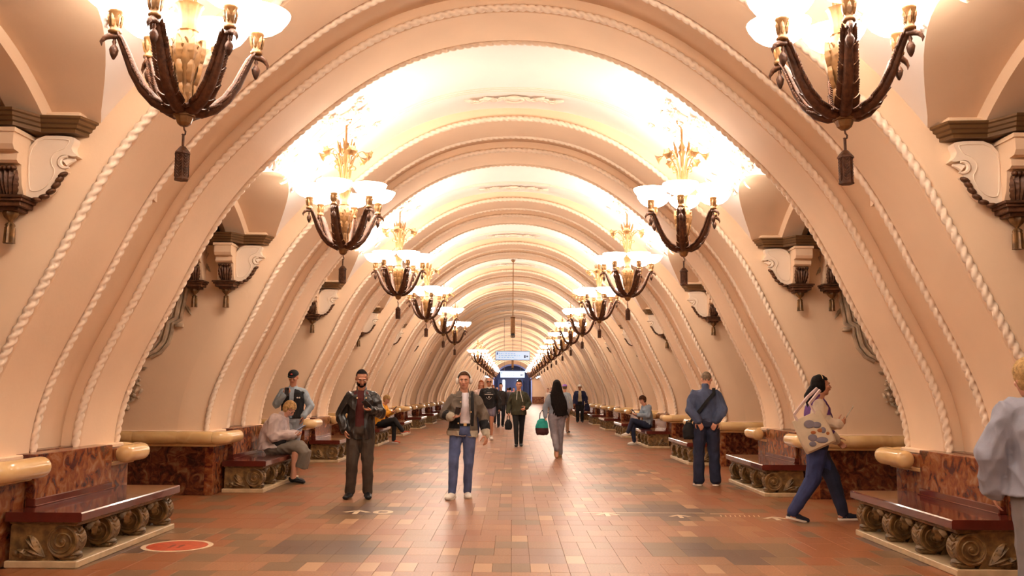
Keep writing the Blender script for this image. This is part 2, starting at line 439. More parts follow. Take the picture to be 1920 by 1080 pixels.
for k in range(K0, K1 + 1):
    for s in (-1, 1):
        n += 1
        t = ob('trim_%d' % n, RIB, None, (0, PC(k) + s * (HP - RW / 2), 0), kind='structure')
        ob('rope', ROPE_N, t); ob('rope', ROPE_F, t)

# ---- pylon sides (built for the left, turned by 180 degrees for the right)
walls = {-1: empty('wall_left', kind='structure'), 1: empty('wall_right', kind='structure')}
XO = 5.7
def pylon_wall():
    b = MB()
    # jamb faces with top following the vault and passage springing
    for s in (-1, 1):
        y = s * (HP - .003); poly = []
        zs = [Z0 + (Z_SPR + .06 - Z0) * i / 14 for i in range(15)]
        inner = [(-(abs(prof(phi_at_z(z, lambda p: 0.1), .1)[0])), z) for z in zs]
        rows = [[(x + (-XO - x) * j / 8, y, z) for j in range(9)] for x, z in inner]
        b.grid(rows)
    # platform-side end
    b.grid([[(-XO, y, z) for y in (-HP + .02, HP - .02)] for z in (0, 4.6)])
    return b.mesh('pylon_wall', M['plaster'])
def passage():
    b = MB(); rows = []; NY = 22
    for i in range(NY + 1):
        dy = -HG - .02 + (2 * HG + .04) * i / NY; zl = ZL(min(abs(dy), HG)); p0 = phi_at_z(zl, voff); x0 = prof(p0, voff(p0))[0]
        rows.append([(x0 + (-4.08 - x0) * j / 6, dy, zl) for j in range(7)])
    b.grid(rows)
    # arch band
    rows = [[], [], [], []]
    for i in range(NY + 1):
        dy = -HG + 2 * HG * i / NY; z = ZL(abs(dy))
        for r, (x, d) in zip(rows, ((-3.70, .0), (-3.72, .09), (-3.98, .09), (-4.10, .0))): r.append((x, dy * (1 - d / 2.2), z - d))
    b.grid(rows)
    # deeper, wider and darker barrel beyond
    rows = []
    for x, o in ((-4.08, 0), (-4.08, .34), (-8.5, .34)):
        rows.append([(x, (-HG + 2 * HG * i / NY) * (1 + o * .45), ZL(abs(-HG + 2 * HG * i / NY)) + o) for i in range(NY + 1)])
    b.grid(rows)
    for s in (-1, 1): b.grid([[(x, s * (HG - .02), Z_SPR - .01), (x, s * HG * 1.153, Z_SPR - .01), (x, s * HG * 1.153, Z_SPR + .36)] for x in (-4.08, -XO)])
    return b.mesh('passage_vault', M['plaster'], fix=False, angle=35)
XD = 4.08         # hall face of the marble dado
def dado():
    b = MB(); z1 = .825
    b.cbox(-XO, -XD, -HP - .05, -HP + .62, 0, z1, .006); b.cbox(-XO, -XD, HP - .5, HP + .05, 0, z1, .006)
    b.cbox(-XO, -XD - .12, -HP + .6, HP - .48, 0, .88, .006)
    return b
def dado_strip():
    b = MB()
    b.cbox(-4.19, -XD + .004, -HP - .056, -HP + .58, 0.0, z1_, .004); b.cbox(-4.19, -XD + .004, HP - .46, HP + .056, 0, z1_, .004); return b
z1_ = .82
def fillet():
    b = MB()
    b.cbox(-XO, -XD + .05, -HP - .10, -HP + .60, .655, .695, .008); b.cbox(-XO, -XD + .05, HP - .47, HP + .10, .655, .695, .008); return b
RR = .088; ZR = .775
def roll_path(which):
    xo = -(3.84 + RR)
    if which < 0: return [(-XO, -HP - .115), (xo - .10, -HP - .115), (xo - .03, -HP - .09), (xo, -HP - .02), (xo, -HP + .02), (xo, -HP + .52)]
    return [(-XO, HP + .115), (xo - .10, HP + .115), (xo - .03, HP + .09), (xo, HP + .02), (xo, HP - .02), (xo, HP - .40)]
def roll(which, sep=False):
    """rolled stone moulding, drawn as separate stones"""
    pts = [Vector((x, y, ZR)) for x, y in roll_path(which)]
    L = [0]
    for i in range(len(pts) - 1): L.append(L[-1] + (pts[i + 1] - pts[i]).length)
    def at(s):
        for i in range(len(pts) - 1):
            if s <= L[i + 1] + 1e-6: return pts[i].lerp(pts[i + 1], max(0, min(1, (s - L[i]) / (L[i + 1] - L[i]))))
        return pts[-1]
    cuts = [0, .55, 1.15, 1.63, L[-1]]
    cuts = [c for c in cuts if c < L[-1] - .2] + [L[-1]]
    out = []
    for a, c in zip(cuts[:-1], cuts[1:]):
        b = MB() if sep or not out else out[0]
        n = max(5, int((c - a) / .05)); P = [at(a + (c - a) * i / n) for i in range(n + 1)]
        rr = [RR] * (n + 1); rr[0] = RR - .008; rr[-1] = RR - .008
        if c == L[-1]:
            d = (P[-1] - P[-2]).normalized()
            for q in range(1, 6): P.append(P[n] + d * (.07 * sin(q * pi / 10))); rr.append(max(.004, RR * cos(q * pi / 10)))
            rr[n] = RR
        b.tube(P, rr, 16, up=(0, 0, 1))
        if sep: out.append(b)
        elif not out: out.append(b)
    return out
def plasterbed():
    b = MB()   # sloping plaster ledge on top of the dado
    b.cbox(-XO, -4.12, -HP - .03, HP + .03, .82, .868, .01); return b
def corbel_block():
    b = MB()
    # stepped block projecting from the jamb (towards -y), x centred on 0
    b.prism([(-.02, .60), (-.02, .0), (-.30, .0), (-.335, .03), (-.335, .16), (-.30, .20), (-.235, .205), (-.235, .21)][::-1] and [(0, .0), (-.30, .0), (-.33, -.03), (-.335, -.14), (-.31, -.18), (-.24, -.19), (-.26, -.21), (-.262, -.26), (-.24, -.28), (-.19, -.285), (-.19, -.33), (-.17, -.45), (-.12, -.55), (-.05, -.62), (0, -.62)], -.115, .115, 'x')
    b.prism([(0, -.0), (-.345, -.0), (-.345, -.035), (0, -.035)], -.13, .13, 'x')
    return b
def wing():
    """scrolled side panel lying on the jamb, reaching towards the hall (+x)"""
    pts = [(.10, 0), (.50, 0), (.515, -.05), (.50, -.14), (.53, -.19)]
    for i in range(9):
        a = rad(60 + 250 * i / 8); pts.append((.435 + .055 * cos(a), -.215 + .05 * sin(a)))
    pts = [(.10, .0), (.47, .0), (.475, -.05), (.45, -.10), (.47, -.15), (.51, -.18), (.46, -.185), (.41, -.165), (.365, -.175), (.34, -.215), (.345, -.26), (.375, -.29), (.42, -.305), (.39, -.33), (.365, -.38), (.33, -.45), (.28, -.51), (.22, -.545), (.15, -.55), (.10, -.52)]
    pts = MB.soft(pts, 2); b = MB(); b.prism(pts, -.10, 0.0)
    inner = [(.12, -.03), (.43, -.03), (.435, -.06), (.40, -.115), (.345, -.135), (.31, -.17), (.295, -.22), (.31, -.27), (.335, -.305), (.325, -.36), (.29, -.43), (.24, -.48), (.18, -.50), (.13, -.47)]
    b.tube([(x, -.103, z) for x, z in MB.soft(inner, 2)], .005, 5, closed=True)
    b.tube([(.415 + .047 * cos(a), -.10, -.235 + .05 * sin(a)) for a in [rad(75 + 230 * i / 14) for i in range(15)]], [.012 + .006 * sin(i * pi / 14) for i in range(15)], 6)
    b.tube([(.39, -.06, -.235), (.42, -.05, -.21), (.47, -.05, -.2)], [.035, .03, .012], 8)
    return b
def wing_leaf():
    b = MB(); P = [(.415, -.315), (.385, -.355), (.365, -.40), (.335, -.455), (.29, -.51), (.235, -.545), (.17, -.565)]
    for i in range(len(P) - 1):
        (x0, z0), (x1, z1) = P[i], P[i + 1]
        b.ell(((x0 + x1) / 2, -.10, (z0 + z1) / 2 - .012), (.045, .035, .022), 8, 5, Matrix.Rotation(-atan2(z1 - z0, x1 - x0) + .35, 3, 'Y'))
    return b
def corbel_leaf():
    b = MB(); f = lambda u: Vector((0, -.20 + .07 * u, -.30 - .26 * u))
    for sx, dx, wd in ((0, 0, .065), (-1, .04, .05), (1, .04, .05), (-1, .085, .034), (1, .085, .034)):
        b.leaf(f(1) + Vector((sx * dx * .5, 0, 0)), f(0) + Vector((sx * dx, 0, -.03 * (dx > .05))), wd, (0, -1, -.25), 5, .22)
    for k in range(5): b.ell((-.07 + .035 * k, -.215, -.315), (.022, .03, .022), 8, 5)
    return b
def corbel_base():
    b = MB()
    for z0, z1, e in ((-.64, -.60, .0), (-.60, -.575, .02), (-.575, -.55, .035)):
        b.cbox(-.13 - e + .0, .13 + e, -.20 - e, .0, z0, z1, .004)
    b.cbox(-.09, .09, -.15, 0, -.67, -.64, .004)
    return b
def tassel():
    b = MB(); m = lambda a, k: 1 + .10 * cos(8 * a)
    b.lathe([(.0, -.665), (.052, -.67), (.058, -.69), (.045, -.72), (.022, -.745), (.013, -.755), (.012, -.765)], (0, -.085, 0), 24, mod=m)
    b.lathe([(.012, -.76), (.030, -.775), (.036, -.79), (.030, -.80), (.036, -.81), (.040, -.93), (.042, -.945), (.0, -.945)], (0, -.085, 0), 32, mod=lambda a, k: 1 + .12 * cos(8 * a))
    return b
def cornice():
    b = MB(); rows = []
    prof2 = [(0, 0), (.0, -.02), (-.02, -.03), (-.025, -.055), (-.045, -.065), (-.05, -.09), (-.07, -.10), (-.07, -.13), (-.5, -.13)]
    plan = [(-.20, .0, -.42), (-.10, 0, -.42), (.16, 0, -.42), (.28, .0, -.24), (.56, .0, -.22), (.62, 0, -.0)]
    for (dx, dz) in [(p[0], p[1]) for p in prof2[:-1]]:
        rows.append([(-.42 , 0.02, dz), (-.42, -.42 - dx * 1, dz), (.14 + dx * .4, -.42 - dx, dz), (.25 + dx * .3, -.22 - dx, dz), (.56 + dx, -.20 - dx, dz), (.62 + dx, .02, dz)])
    b.grid(rows)
    b.f.append((0, 1, 2, 3, 4, 5)); o = 6 * (len(prof2) - 2); b.f.append(tuple(o + i for i in range(6)))
    return b
def impost():
    b = MB(); b.cbox(.16, .54, -.16, 0, .0, .05, .01); return b
def grapes():
    b = MB(); r = random.Random(2)
    for k in range(60):
        u = r.random(); x = r.gauss(0, .075 * (1.1 - .6 * u)); z = .28 - .55 * u
        b.ell((x, -.03 - r.uniform(0, .03), z), [r.uniform(.02, .032)] * 3, 8, 5)
    for k in range(26):
        a = r.uniform(0, 2 * pi); p = Vector((r.gauss(0, .09), -.03, r.uniform(-.15, .32))); b.leaf(p, p + Vector((cos(a) * .1, -.03, sin(a) * .1)), .032, (0, -1, 0), 3, .3)
    return b
def scrollwork():
    b = MB()
    P = [(-.25, .62), (-.2, .5), (-.12, .38), (-.05, .22), (-.02, .05), (.0, -.08), (.08, -.12), (.09, -.2), (.12, -.32), (.2, -.42), (.3, -.47)]
    for o, r in ((0, .02), (.05, .028), (.10, .016)): b.tube([(x + o, -.02, z + o * .3) for x, z in P], r, 6)
    for i in range(7):
        x, z = P[min(i // 2 + 1, 5)]; a = 1.9 + .25 * i; b.leaf((x - .01, -.01, z + .03), (x - .09, -.02, z - .08), .022, (0, -1, 0), 4, .15)
    b.cbox(-.03, .05, -.05, 0, -.16, -.12, .004)
    return b
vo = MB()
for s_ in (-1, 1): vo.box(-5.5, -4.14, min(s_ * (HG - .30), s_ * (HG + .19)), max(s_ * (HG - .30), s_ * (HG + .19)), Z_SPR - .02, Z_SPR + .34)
Vo = vo.mesh('gap_shade_block', M['dark'], smooth=False)  # solid near-black block, paints in the darkness of the gap above the outer corbels
Wm, Pm = pylon_wall(), passage()
Dm, Sm, Fm, Bm = dado().mesh('dado', M['marble'], angle=30), dado_strip().mesh('dado_end', M['marble_light'], angle=30), fillet().mesh('fillet', M['roll'], angle=30), plasterbed().mesh('ledge', M['plaster'], angle=30)
RN = [b.mesh('moulding_stone', M['roll'], angle=60) for b in roll(-1, True)]; RF = [b.mesh('moulding_stone', M['roll'], angle=60) for b in roll(1, True)]
RNj, RFj = roll(-1)[0].mesh('roll_moulding', M['roll'], angle=60), roll(1)[0].mesh('roll_moulding', M['roll'], angle=60)
Cb, Cw, Cwl, Cl, Cba, Ct = (f.mesh(n, M[m], angle=a) for f, n, m, a in ((corbel_block(), 'corbel', 'plaster', 30), (wing(), 'scroll_panel', 'stucco', 30), (wing_leaf(), 'leaf_edge', 'leaf_dark', 60), (corbel_leaf(), 'acanthus_leaf', 'leaf_dark', 60), (corbel_base(), 'corbel_foot', 'leaf_dark', 30), (tassel(), 'tassel', 'gilt_brown', 60)))
Co, Im, Gr, Sw = cornice().mesh('cornice', M['cornice'], smooth=False), impost().mesh('impost', M['plaster'], angle=30), grapes().mesh('grape_relief', M['relief'], angle=60), scrollwork().mesh('scroll_relief', M['relief'], angle=60)
# platform side closing walls
ZC = Z_SPR - .0
for s in (-1, 1):
    W = walls[s]; rz = 0 if s < 0 else pi
    bb = MB(); bb.box(-9.2, -9.0, Y_BACK, Y_END + 4, 0, 4.8) if s < 0 else bb.box(9.0, 9.2, Y_BACK, Y_END + 4, 0, 4.8)
    bb.box(-9.0, -8.3, Y_BACK, Y_END + 4, 4.6, 4.8) if s < 0 else bb.box(8.3, 9.0, Y_BACK, Y_END + 4, 4.6, 4.8)
    bb.build('platform_wall', M['plaster'], W, smooth=False)
    for k in range(K0, K1 + 1):
        y = PC(k)
        ob('pylon_wall', Wm, W, (0, y, 0), rz); ob('passage_vault', Pm, W, (0, CH(k), 0), rz); ob('gap_shade_block', Vo, W, (0, CH(k), 0), rz)
        ob('dado', Dm, W, (0, y, 0), rz); ob('dado_end', Sm, W, (0, y, 0), rz); ob('fillet', Fm, W, (0, y, 0), rz); ob('ledge', Bm, W, (0, y, 0), rz)
        if 0 < k < 6:
            for r in RN + RF: ob('moulding_stone', r, W, (0, y, 0), rz)
        else: ob('roll_moulding', RNj, W, (0, y, 0), rz); ob('roll_moulding', RFj, W, (0, y, 0), rz)
        if k < 1 or k > 14: continue
        yj = y - HP - .0     # jamb that faces the camera; corbels are mirrored for the right side
        def mir(o, x): o.location = (s * x, yj, ZC - .12); o.scale = (-s, 1, .92); return o
        for i, x in enumerate((3.98, 4.42)):
            c = mir(ob('corbel', Cb, W), x)
            for nm, d in ((('scroll_panel', Cw), ('leaf_edge', Cwl)) if i == 0 else ()) + (('acanthus_leaf', Cl), ('corbel_foot', Cba), ('tassel', Ct)): ob(nm, d, c)
        c = mir(ob('cornice', Co, W), 3.98); c.location.z = ZC + .015
        c = mir(ob('impost', Im, W), 3.98); c.location.z = ZC + .012
        if k < 9:
            g = mir(ob('grape_relief', Gr, W), 5.30); g.location.z = 1.40; g.location.y += .01
            g = mir(ob('scroll_relief', Sw, W), 4.62); g.location.z = 2.50; g.location.y += .01; g.scale = (s * 1.3, 1.3, 1.35)
        # small bracket inside the cove
        c = ob('cove_bracket', Cb, W, (s * 3.36, y - .2, 3.42)); c.scale = (.55, .9, .45)
        d = ob('acanthus_leaf', Cl, c)
    ob('passage_vault', Pm, W, (0, CH(K1 + 1), 0), rz)
# ------------------------------------------------------------------ end of the hall
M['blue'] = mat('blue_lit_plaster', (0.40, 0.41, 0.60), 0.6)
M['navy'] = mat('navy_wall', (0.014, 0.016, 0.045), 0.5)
M['cold'] = mat('cold_lamp', (1, 1, 1), 0.4, emis=(0.75, 0.85, 1.0), estr=7)
ew = MB(); YE = Y_END
rows = [[], []]
for i in range(41):      # wall round an arched portal
    p = PH0 + (pi - 2 * PH0) * i / 40
    o = prof(p, .45); a = pi * i / 40
    q = (-2.45 * cos(a), 2.55 + 2.35 * sin(a))
    if i in (0, 40): q = (q[0], 0)
    rows[0].append((o[0], YE, o[1] if i not in (0, 40) else 0)); rows[1].append((q[0], YE, q[1]))
rows.insert(0, [(x, y - .0, z) for x, y, z in rows[0]]); rows.append([(x, YE + .6, z) for x, y, z in rows[-1]])
ew.grid(rows)
endw = ew.build('wall_end', M['plaster'], smooth=False); endw['kind'] = 'structure'
pw = MB(); rows = [[], []]
for i in range(33):
    a = pi * i / 32; q = (-2.45 * cos(a), 2.55 + 2.35 * sin(a))
    if i in (0, 32): q = (q[0], 0)
    rows[0].append((q[0], YE + .6, q[1])); rows[1].append((q[0], YE + 7, q[1]))
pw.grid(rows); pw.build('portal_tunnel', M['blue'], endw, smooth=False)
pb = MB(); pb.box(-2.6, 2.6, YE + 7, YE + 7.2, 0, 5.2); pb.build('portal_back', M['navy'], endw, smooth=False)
for x in (-1.9, -1.05, 1.35, 2.1):
    b = MB(); b.cbox(x - .09, x + .09, YE + 6.6, YE + 6.9, 0, 3.0, .02); b.build('portal_pillar', M['navy'], endw)
for s in (-1, 1):
    b = MB(); b.cbox(s * 2.65 - .25, s * 2.65 + .25, YE - .9, YE - .05, .85, 3.2, .02) if s < 0 else b.cbox(2.5, 4.35, YE - .9, YE - .05, .85, 2.9, .02)
    b.build('wall_block', M['plaster'], endw)
    b = MB(); b.cbox(-2.95, -2.35, YE - .95, YE - .04, 0, .85, .01) if s < 0 else b.cbox(2.45, 4.4, YE - .95, YE - .04, 0, .85, .01)
    b.build('wall_block_base', M['marble_light'], endw)
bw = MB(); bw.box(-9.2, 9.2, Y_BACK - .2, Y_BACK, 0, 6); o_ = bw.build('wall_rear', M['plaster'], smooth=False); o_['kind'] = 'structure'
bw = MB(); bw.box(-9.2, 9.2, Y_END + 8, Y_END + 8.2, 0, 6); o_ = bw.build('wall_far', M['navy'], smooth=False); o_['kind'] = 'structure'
def area(name, loc, size, watts, col, rot=(0, 0, 0)):
    l = bpy.data.lights.new(name, 'AREA'); l.energy = watts; l.color = col; l.shape = 'RECTANGLE'; l.size, l.size_y = size
    o = bpy.data.objects.new(name, l); o.location = loc; o.rotation_euler = rot; COL.objects.link(o); return o
area('portal_light', (0, YE + 3.5, 4.5), (1.6, 3), 220, (0.78, 0.82, 1.0))
# cold strip lamps beside and in the portal
for i, (x, y0, y1, z, who) in enumerate(((-2.95, YE - 12, YE - 3, 3.15, 'on the left'), (2.95, YE - 12, YE - 3, 3.15, 'on the right'))):
    for j, (a, c) in enumerate(((y0, y0 + 3.6), (y0 + 4.6, y1))):
        t = empty('strip_lamp', (x, (a + c) / 2, z), 0, label='long cold strip lamp %s, %s' % (who, ('nearer one of its pair', 'closest to the blue portal')[j]), cat='lamp')
        b = MB(); b.cbox(-.12, .12, -(c - a) / 2, (c - a) / 2, .04, .12, .01); b.build('housing', M['black_metal'], t)
        b = MB(); b.cbox(-.11, .11, -(c - a) / 2 + .02, (c - a) / 2 - .02, -.04, .04, .02); b.build('tube', M['cold'], t)
        for yy in (-.5, .48):
            b = MB(); b.box(-.01, .01, yy, yy + .02, .12, 1.25); b.build('rod', M['black_metal'], t)
for j, x in enumerate((-1.15, 0.75)):
    t = empty('wall_lamp', (x, YE + 6.4, 1.2), 0, label='tall cold glowing lamp column inside the blue portal, %s' % ('left one', 'right one')[j], cat='lamp')
    b = MB(); b.lathe([(0, 0), (.16, 0), (.16, 1.7), (.1, 1.8), (0, 1.8)], (0, 0, 0), 12); b.build('glass', M['cold'], t)
    b = MB(); b.lathe([(.2, -1.2), (.2, -1.1), (.08, -1.0), (.08, 0), (.18, 0)], (0, 0, 0), 12); b.build('stand', M['black_metal'], t)

# ------------------------------------------------------------------ hanging signs and central devices
M['sign'] = mat('lit_sign_face', (0.62, 0.78, 0.95), 0.4, emis=(0.55, 0.74, 1.0), estr=0.55)
M['sign_text'] = mat('sign_print', (0.10, 0.13, 0.22), 0.5)
M['sign_blue'] = mat('sign_blue', (0.08, 0.22, 0.62), 0.5)
M['rod'] = mat('rod_metal', (0.30, 0.22, 0.15), 0.4, metal=0.6)
def hang_sign(y, wd, z0, z1, label, rods, top, seed):
    t = empty('hanging_sign', (0, y, z0), 0, label=label, cat='sign'); h = z1 - z0; r = random.Random(seed)
    b = MB(); b.cbox(-wd / 2, wd / 2, -.06, .06, 0, h, .01); b.build('frame', M['sign_blue'], t)
    b = MB(); b.box(-wd / 2 + .025, wd / 2 - .025, -.066, -.058, .03, h - .03); b.build('face', M['sign'], t, smooth=False)
    for row, (z, n) in enumerate(((h * .72, 7), (h * .50, 9), (h * .30, 6))):
        b = MB(); x = -wd * .40
        for i in range(n):
            l = wd * r.uniform(.03, .085)
            for q in range(int(l / .022)): b.box(x + q * .022, x + q * .022 + .013, -.069, -.065, z - h * .035, z + h * .035 * r.choice((.6, 1)))
            x += l + wd * .02
            if x > wd * .2: break
        o_ = b.build('lettering', M['sign_text'], t, smooth=False); o_['kind'] = 'stuff'
    b = MB()
    b.box(wd * .33, wd * .375, -.069, -.065, h * .25, h * .55)
    b.lathe([(0, -.069), (h * .10, -.069), (h * .10, -.065), (0, -.065)], (wd * .42, 0, h * .42), 12, 'y')
    b.build('pictogram', M['sign_text'], t, smooth=False)
    b = MB(); b.box(-wd * .46, -wd * .425, -.069, -.065, h * .58, h * .85); b.build('line_badge', M['sign_blue'], t, smooth=False)
    for x in rods:
        b = MB(); b.tube([(x, 0, h), (x, 0, top - z0)], .012, 6); b.build('rod', M['rod'], t)
hang_sign(47.3, 1.80, 3.06, 3.54, 'large pale blue hanging sign over the middle of the hall', (-.44, 0, .44), 5.45, 1)
hang_sign(99.0, 2.65, 2.95, 3.7, 'small-looking pale blue hanging sign in front of the blue portal', (-.9, .9), 5.4, 2)
def pendant(y, z0, z1, wd, label):
    t = empty('hanging_speaker', (0, y, z0), 0, label=label, cat='speaker'); h = z1 - z0
    b = MB(); b.cbox(-wd / 2, wd / 2, -wd / 2, wd / 2, h * .2, h, .012); b.build('housing', M['brass'], t)
    b = MB(); b.cbox(-wd * .46, wd * .46, -wd * .46, wd * .46, 0, h * .2, .01); b.build('base', M['black_metal'], t)
    for x in (-wd * .2, wd * .2):
        b = MB(); b.lathe([(0, -.03), (.016, -.03), (.016, 0)], (x, -wd * .46, h * .06), 10, 'y'); b.build('lens', M['roll'], t)
    b = MB(); b.tube([(0, 0, h), (0, 0, 5.42 - z0)], .014, 8); b.build('rod', M['brass'], t)
    b = MB(); b.lathe([(.014, 5.36 - z0), (.06, 5.40 - z0), (.07, 5.44 - z0)], (0, 0, 0), 14); b.build('rose', M['brass'], t)
    b = MB(); b.cbox(-wd * .56, wd * .56, -wd * .56, wd * .56, h, h + .03, .006); b.build('cap', M['brass'], t)
pendant(27.5, 3.06, 3.66, .135, 'square brass and black column hanging from a long rod in the middle of the hall')
pendant(66.0, 3.0, 3.75, .16, 'farther brass hanging column seen just below the large blue sign')

# ------------------------------------------------------------------ chandeliers
def arm_mesh():
    # octopus-like arm in the local xz plane, with feathered leaves
    P = [(.03, .46), (.10, .455), (.18, .49), (.25, .56), (.31, .66), (.355, .77), (.385, .84), (.405, .873), (.43, .876)]
    R = [.042, .042, .038, .035, .032, .028, .024, .020, .018]
    b = MB(); b.tube([(x, 0, z) for x, z in P], R, 10)
    for i in range(1, 40):
        u = i / 40 * (len(P) - 2.5); j = int(u); f = u - j; x = P[j][0] * (1 - f) + P[j + 1][0] * f; z = P[j][1] * (1 - f) + P[j + 1][1] * f
        r = R[j]; dx, dz = P[j + 1][0] - P[j][0], P[j + 1][1] - P[j][1]; l = sqrt(dx * dx + dz * dz); dx /= l; dz /= l
        for sy in (-1, 1):
            b.leaf((x, sy * r * .75, z), (x + dx * .045, sy * (r * 1.75), z + dz * .045), .014, (dz * .4, sy * .5, -dx), 2, .3)
    # curled beak at the end
    b.tube([(.42, 0, .872), (.455, 0, .872), (.485, 0, .855), (.505, 0, .825), (.50, 0, .80)], [.02, .022, .017, .010, .002], 8)
    return b.mesh('arm', M['bronze'], angle=60)
def drop_mesh():
    b = MB(); b.lathe([(0, .70), (.008, .705), (.022, .735), (.028, .765), (.020, .785), (.008, .80), (.014, .815), (.008, .83), (.008, .865)], (.43, 0, .02), 8); return b.mesh('drop', M['bronze'], angle=60)
def cup_mesh():
    b = MB(); b.lathe([(.018, .885), (.036, .89), (.040, .905), (.030, .915), (.028, .93), (.030, .97), (.040, 1.02), (.044, 1.025), (.044, 1.035), (.03, 1.035)], (.43, 0, 0), 20, mod=lambda a, k: 1 + .05 * cos(8 * a))
    for q in range(6):
        a = 2 * pi * q / 6; b.leaf((.43 + .03 * cos(a), .03 * sin(a), .93), (.43 + .043 * cos(a), .043 * sin(a), 1.01), .016, (cos(a), sin(a), 0), 3, .1)
    return b.mesh('cup', M['brass'], angle=60)
def bowl_mesh():
    b = MB(); pr = [(.03, 1.035), (.07, 1.04), (.12, 1.06), (.165, 1.095), (.20, 1.145), (.213, 1.175), (.207, 1.175), (.16, 1.102), (.11, 1.07), (.05, 1.052), (0, 1.05)]
    b.lathe(pr, (.43, 0, 0), 24, cap=False); return b.mesh('glass_bowl', M['bowl'], angle=60)
def hub_mesh():
    b = MB(); b.lathe([(.0, .35), (.025, .353), (.045, .37), (.054, .395), (.058, .41), (.072, .412), (.072, .42), (.066, .425), (.066, .47), (.072, .475), (.072, .487), (.05, .49), (.05, .50), (0, .50)], (0, 0, 0), 8); return b.mesh('hub', M['brass'], smooth=False)
def vase_mesh():
    b = MB(); fl = lambda a, k: 1 + (.05 * cos(10 * a) if k > 8 else .03 * cos(6 * a))
    b.lathe([(.05, .49), (.055, .52), (.045, .56), (.045, .62), (.06, .70), (.085, .78), (.095, .86), (.085, .93), (.062, .965), (.068, .975), (.055, .985), (.058, 1.06), (.075, 1.13), (.09, 1.15), (.07, 1.15)], (0, 0, 0), 30, mod=fl)
    for q in range(6):
        a = 2 * pi * q / 6 + .3
        for (r0, z0, r1, z1, wv) in ((.06, .62, .085, .80, .03), (.085, .76, .098, .93, .036), (.05, .50, .05, .66, .022)):
            b.leaf((r0 * cos(a), r0 * sin(a), z0), (r1 * cos(a), r1 * sin(a), z1), wv, (cos(a), sin(a), 0), 4, .15)
        b.tube([((.088 + .012 * cos(t)) * cos(a + .5 + .18 * sin(t)), (.088 + .012 * cos(t)) * sin(a + .5 + .18 * sin(t)), .86 + .045 * cos(t * .9) * (1 - t / 9)) for t in [i * .5 for i in range(12)]], .008, 5)
    return b.mesh('vase', M['brass'], angle=60)
def stem_mesh():
    b = MB(); b.lathe([(.02, 1.1), (.018, 1.5), (.024, 1.62), (.045, 1.66), (.05, 1.68), (.03, 1.70), (.045, 1.73), (.02, 1.78), (.014, 1.80), (.014, 1.97), (.02, 1.99), (.05, 2.02), (.07, 2.07), (.075, 2.13)], (0, 0, 0), 12)
    return b.mesh('stem', M['brass_bright'], angle=60)
def flower_mesh():
    # one tube rising from the vase and ending in an open trumpet flower facing outwards
    b = MB(); P = [(.03, 1.12), (.05, 1.3), (.075, 1.45), (.11, 1.56), (.16, 1.63), (.21, 1.65), (.25, 1.625)]
    b.tube([(x, 0, z) for x, z in P], [.010, .010, .009, .008, .008, .010, .012], 6)
    c = Vector((.25, 0, 1.625)); d = Vector((.75, 0, -.35)).normalized(); Mr = d.to_track_quat('Z', 'Y').to_matrix()
    rows = []
    for r, z in ((.012, 0), (.02, .02), (.028, .04), (.048, .065), (.065, .07), (.045, .06), (.02, .035), (.005, .03)):
        rows.append([c + Mr @ Vector((r * (1 + .18 * cos(6 * t)) * cos(t), r * (1 + .18 * cos(6 * t)) * sin(t), z)) for t in [2 * pi * i / 18 for i in range(18)]])
    b.grid(rows, cv=True)
    return b.mesh('flower', M['brass_bright'], angle=60)
def curl_mesh():
    b = MB()
    for z0, r0 in ((1.42, .12), (1.60, .15)):
        P = [(.06, z0 - .1), (.075, z0)]
        for i in range(12):
            t = i * .55; P.append((r0 - .01 * i * .3 - .045 * cos(t) * (1 - i / 14), z0 + .02 + .045 * sin(t) * (1 - i / 14)))
        b.tube([(x, 0, z) for x, z in P], [.008] * len(P), 5)
    b.leaf((.07, 0, 1.62), (.11, 0, 1.80), .02, (0, 1, 0), 3, .1)
    return b.mesh('scroll', M['brass_bright'], angle=60)
def hook_mesh():
    b = MB(); b.tube([(0, 0, .36), (.004, 0, .33), (.014, 0, .315), (.012, 0, .298), (0, 0, .292), (-.008, 0, .30)], .006, 6); b.tube([(0, 0, .30), (0, 0, .21)], .009, 6); return b.mesh('hook', M['bronze'])
def lantern_mesh():
    b = MB(); b.lathe([(.004, .225), (.02, .215), (.045, .185), (.052, .175), (.052, .168), (.044, .166), (.044, .012), (.048, .01), (.046, 0), (0, 0)], (0, 0, 0), 6)
    for q in range(6):
        a = 2 * pi * (q + .5) / 6; n = Vector((cos(a), sin(a), 0)); t = Vector((-sin(a), cos(a), 0))
        for i in range(8):
            z = .02 + i * .018
            for sg in (-1, 1): b.leaf(n * .040 + t * (sg * .001) + Vector((0, 0, z)), n * .041 + t * (sg * .018) + Vector((0, 0, z + .02)), .005, n, 1, .2)
    return b.mesh('tassel', M['bronze'], angle=50)
AR, DR, CU, BO, HU, VA, ST, FL, CR, HK, LA = arm_mesh(), drop_mesh(), cup_mesh(), bowl_mesh(), hub_mesh(), vase_mesh(), stem_mesh(), flower_mesh(), curl_mesh(), hook_mesh(), lantern_mesh()
def chandelier(x, y, rz, label, near=True):
    t = empty('chandelier', (x, y, 2.735), rz, label=label, cat='chandelier', group='brass chandeliers of the %s row' % ('left' if x < 0 else 'right'))
    for nm, d in (('hub', HU), ('vase', VA), ('stem', ST), ('hook', HK), ('tassel', LA)): ob(nm, d, t)
    for q in range(6):
        a = rad(-90 + 60 * q)
        r = ob('arm', AR, t, rz=a); 
        if near: ob('drop', DR, r)
        ob('cup', CU, t, rz=a); ob('glass_bowl', BO, t, rz=a)
        ob('flower', FL, t, rz=a + rad(30))
        if near: ob('scroll', CR, t, rz=a)
    return t
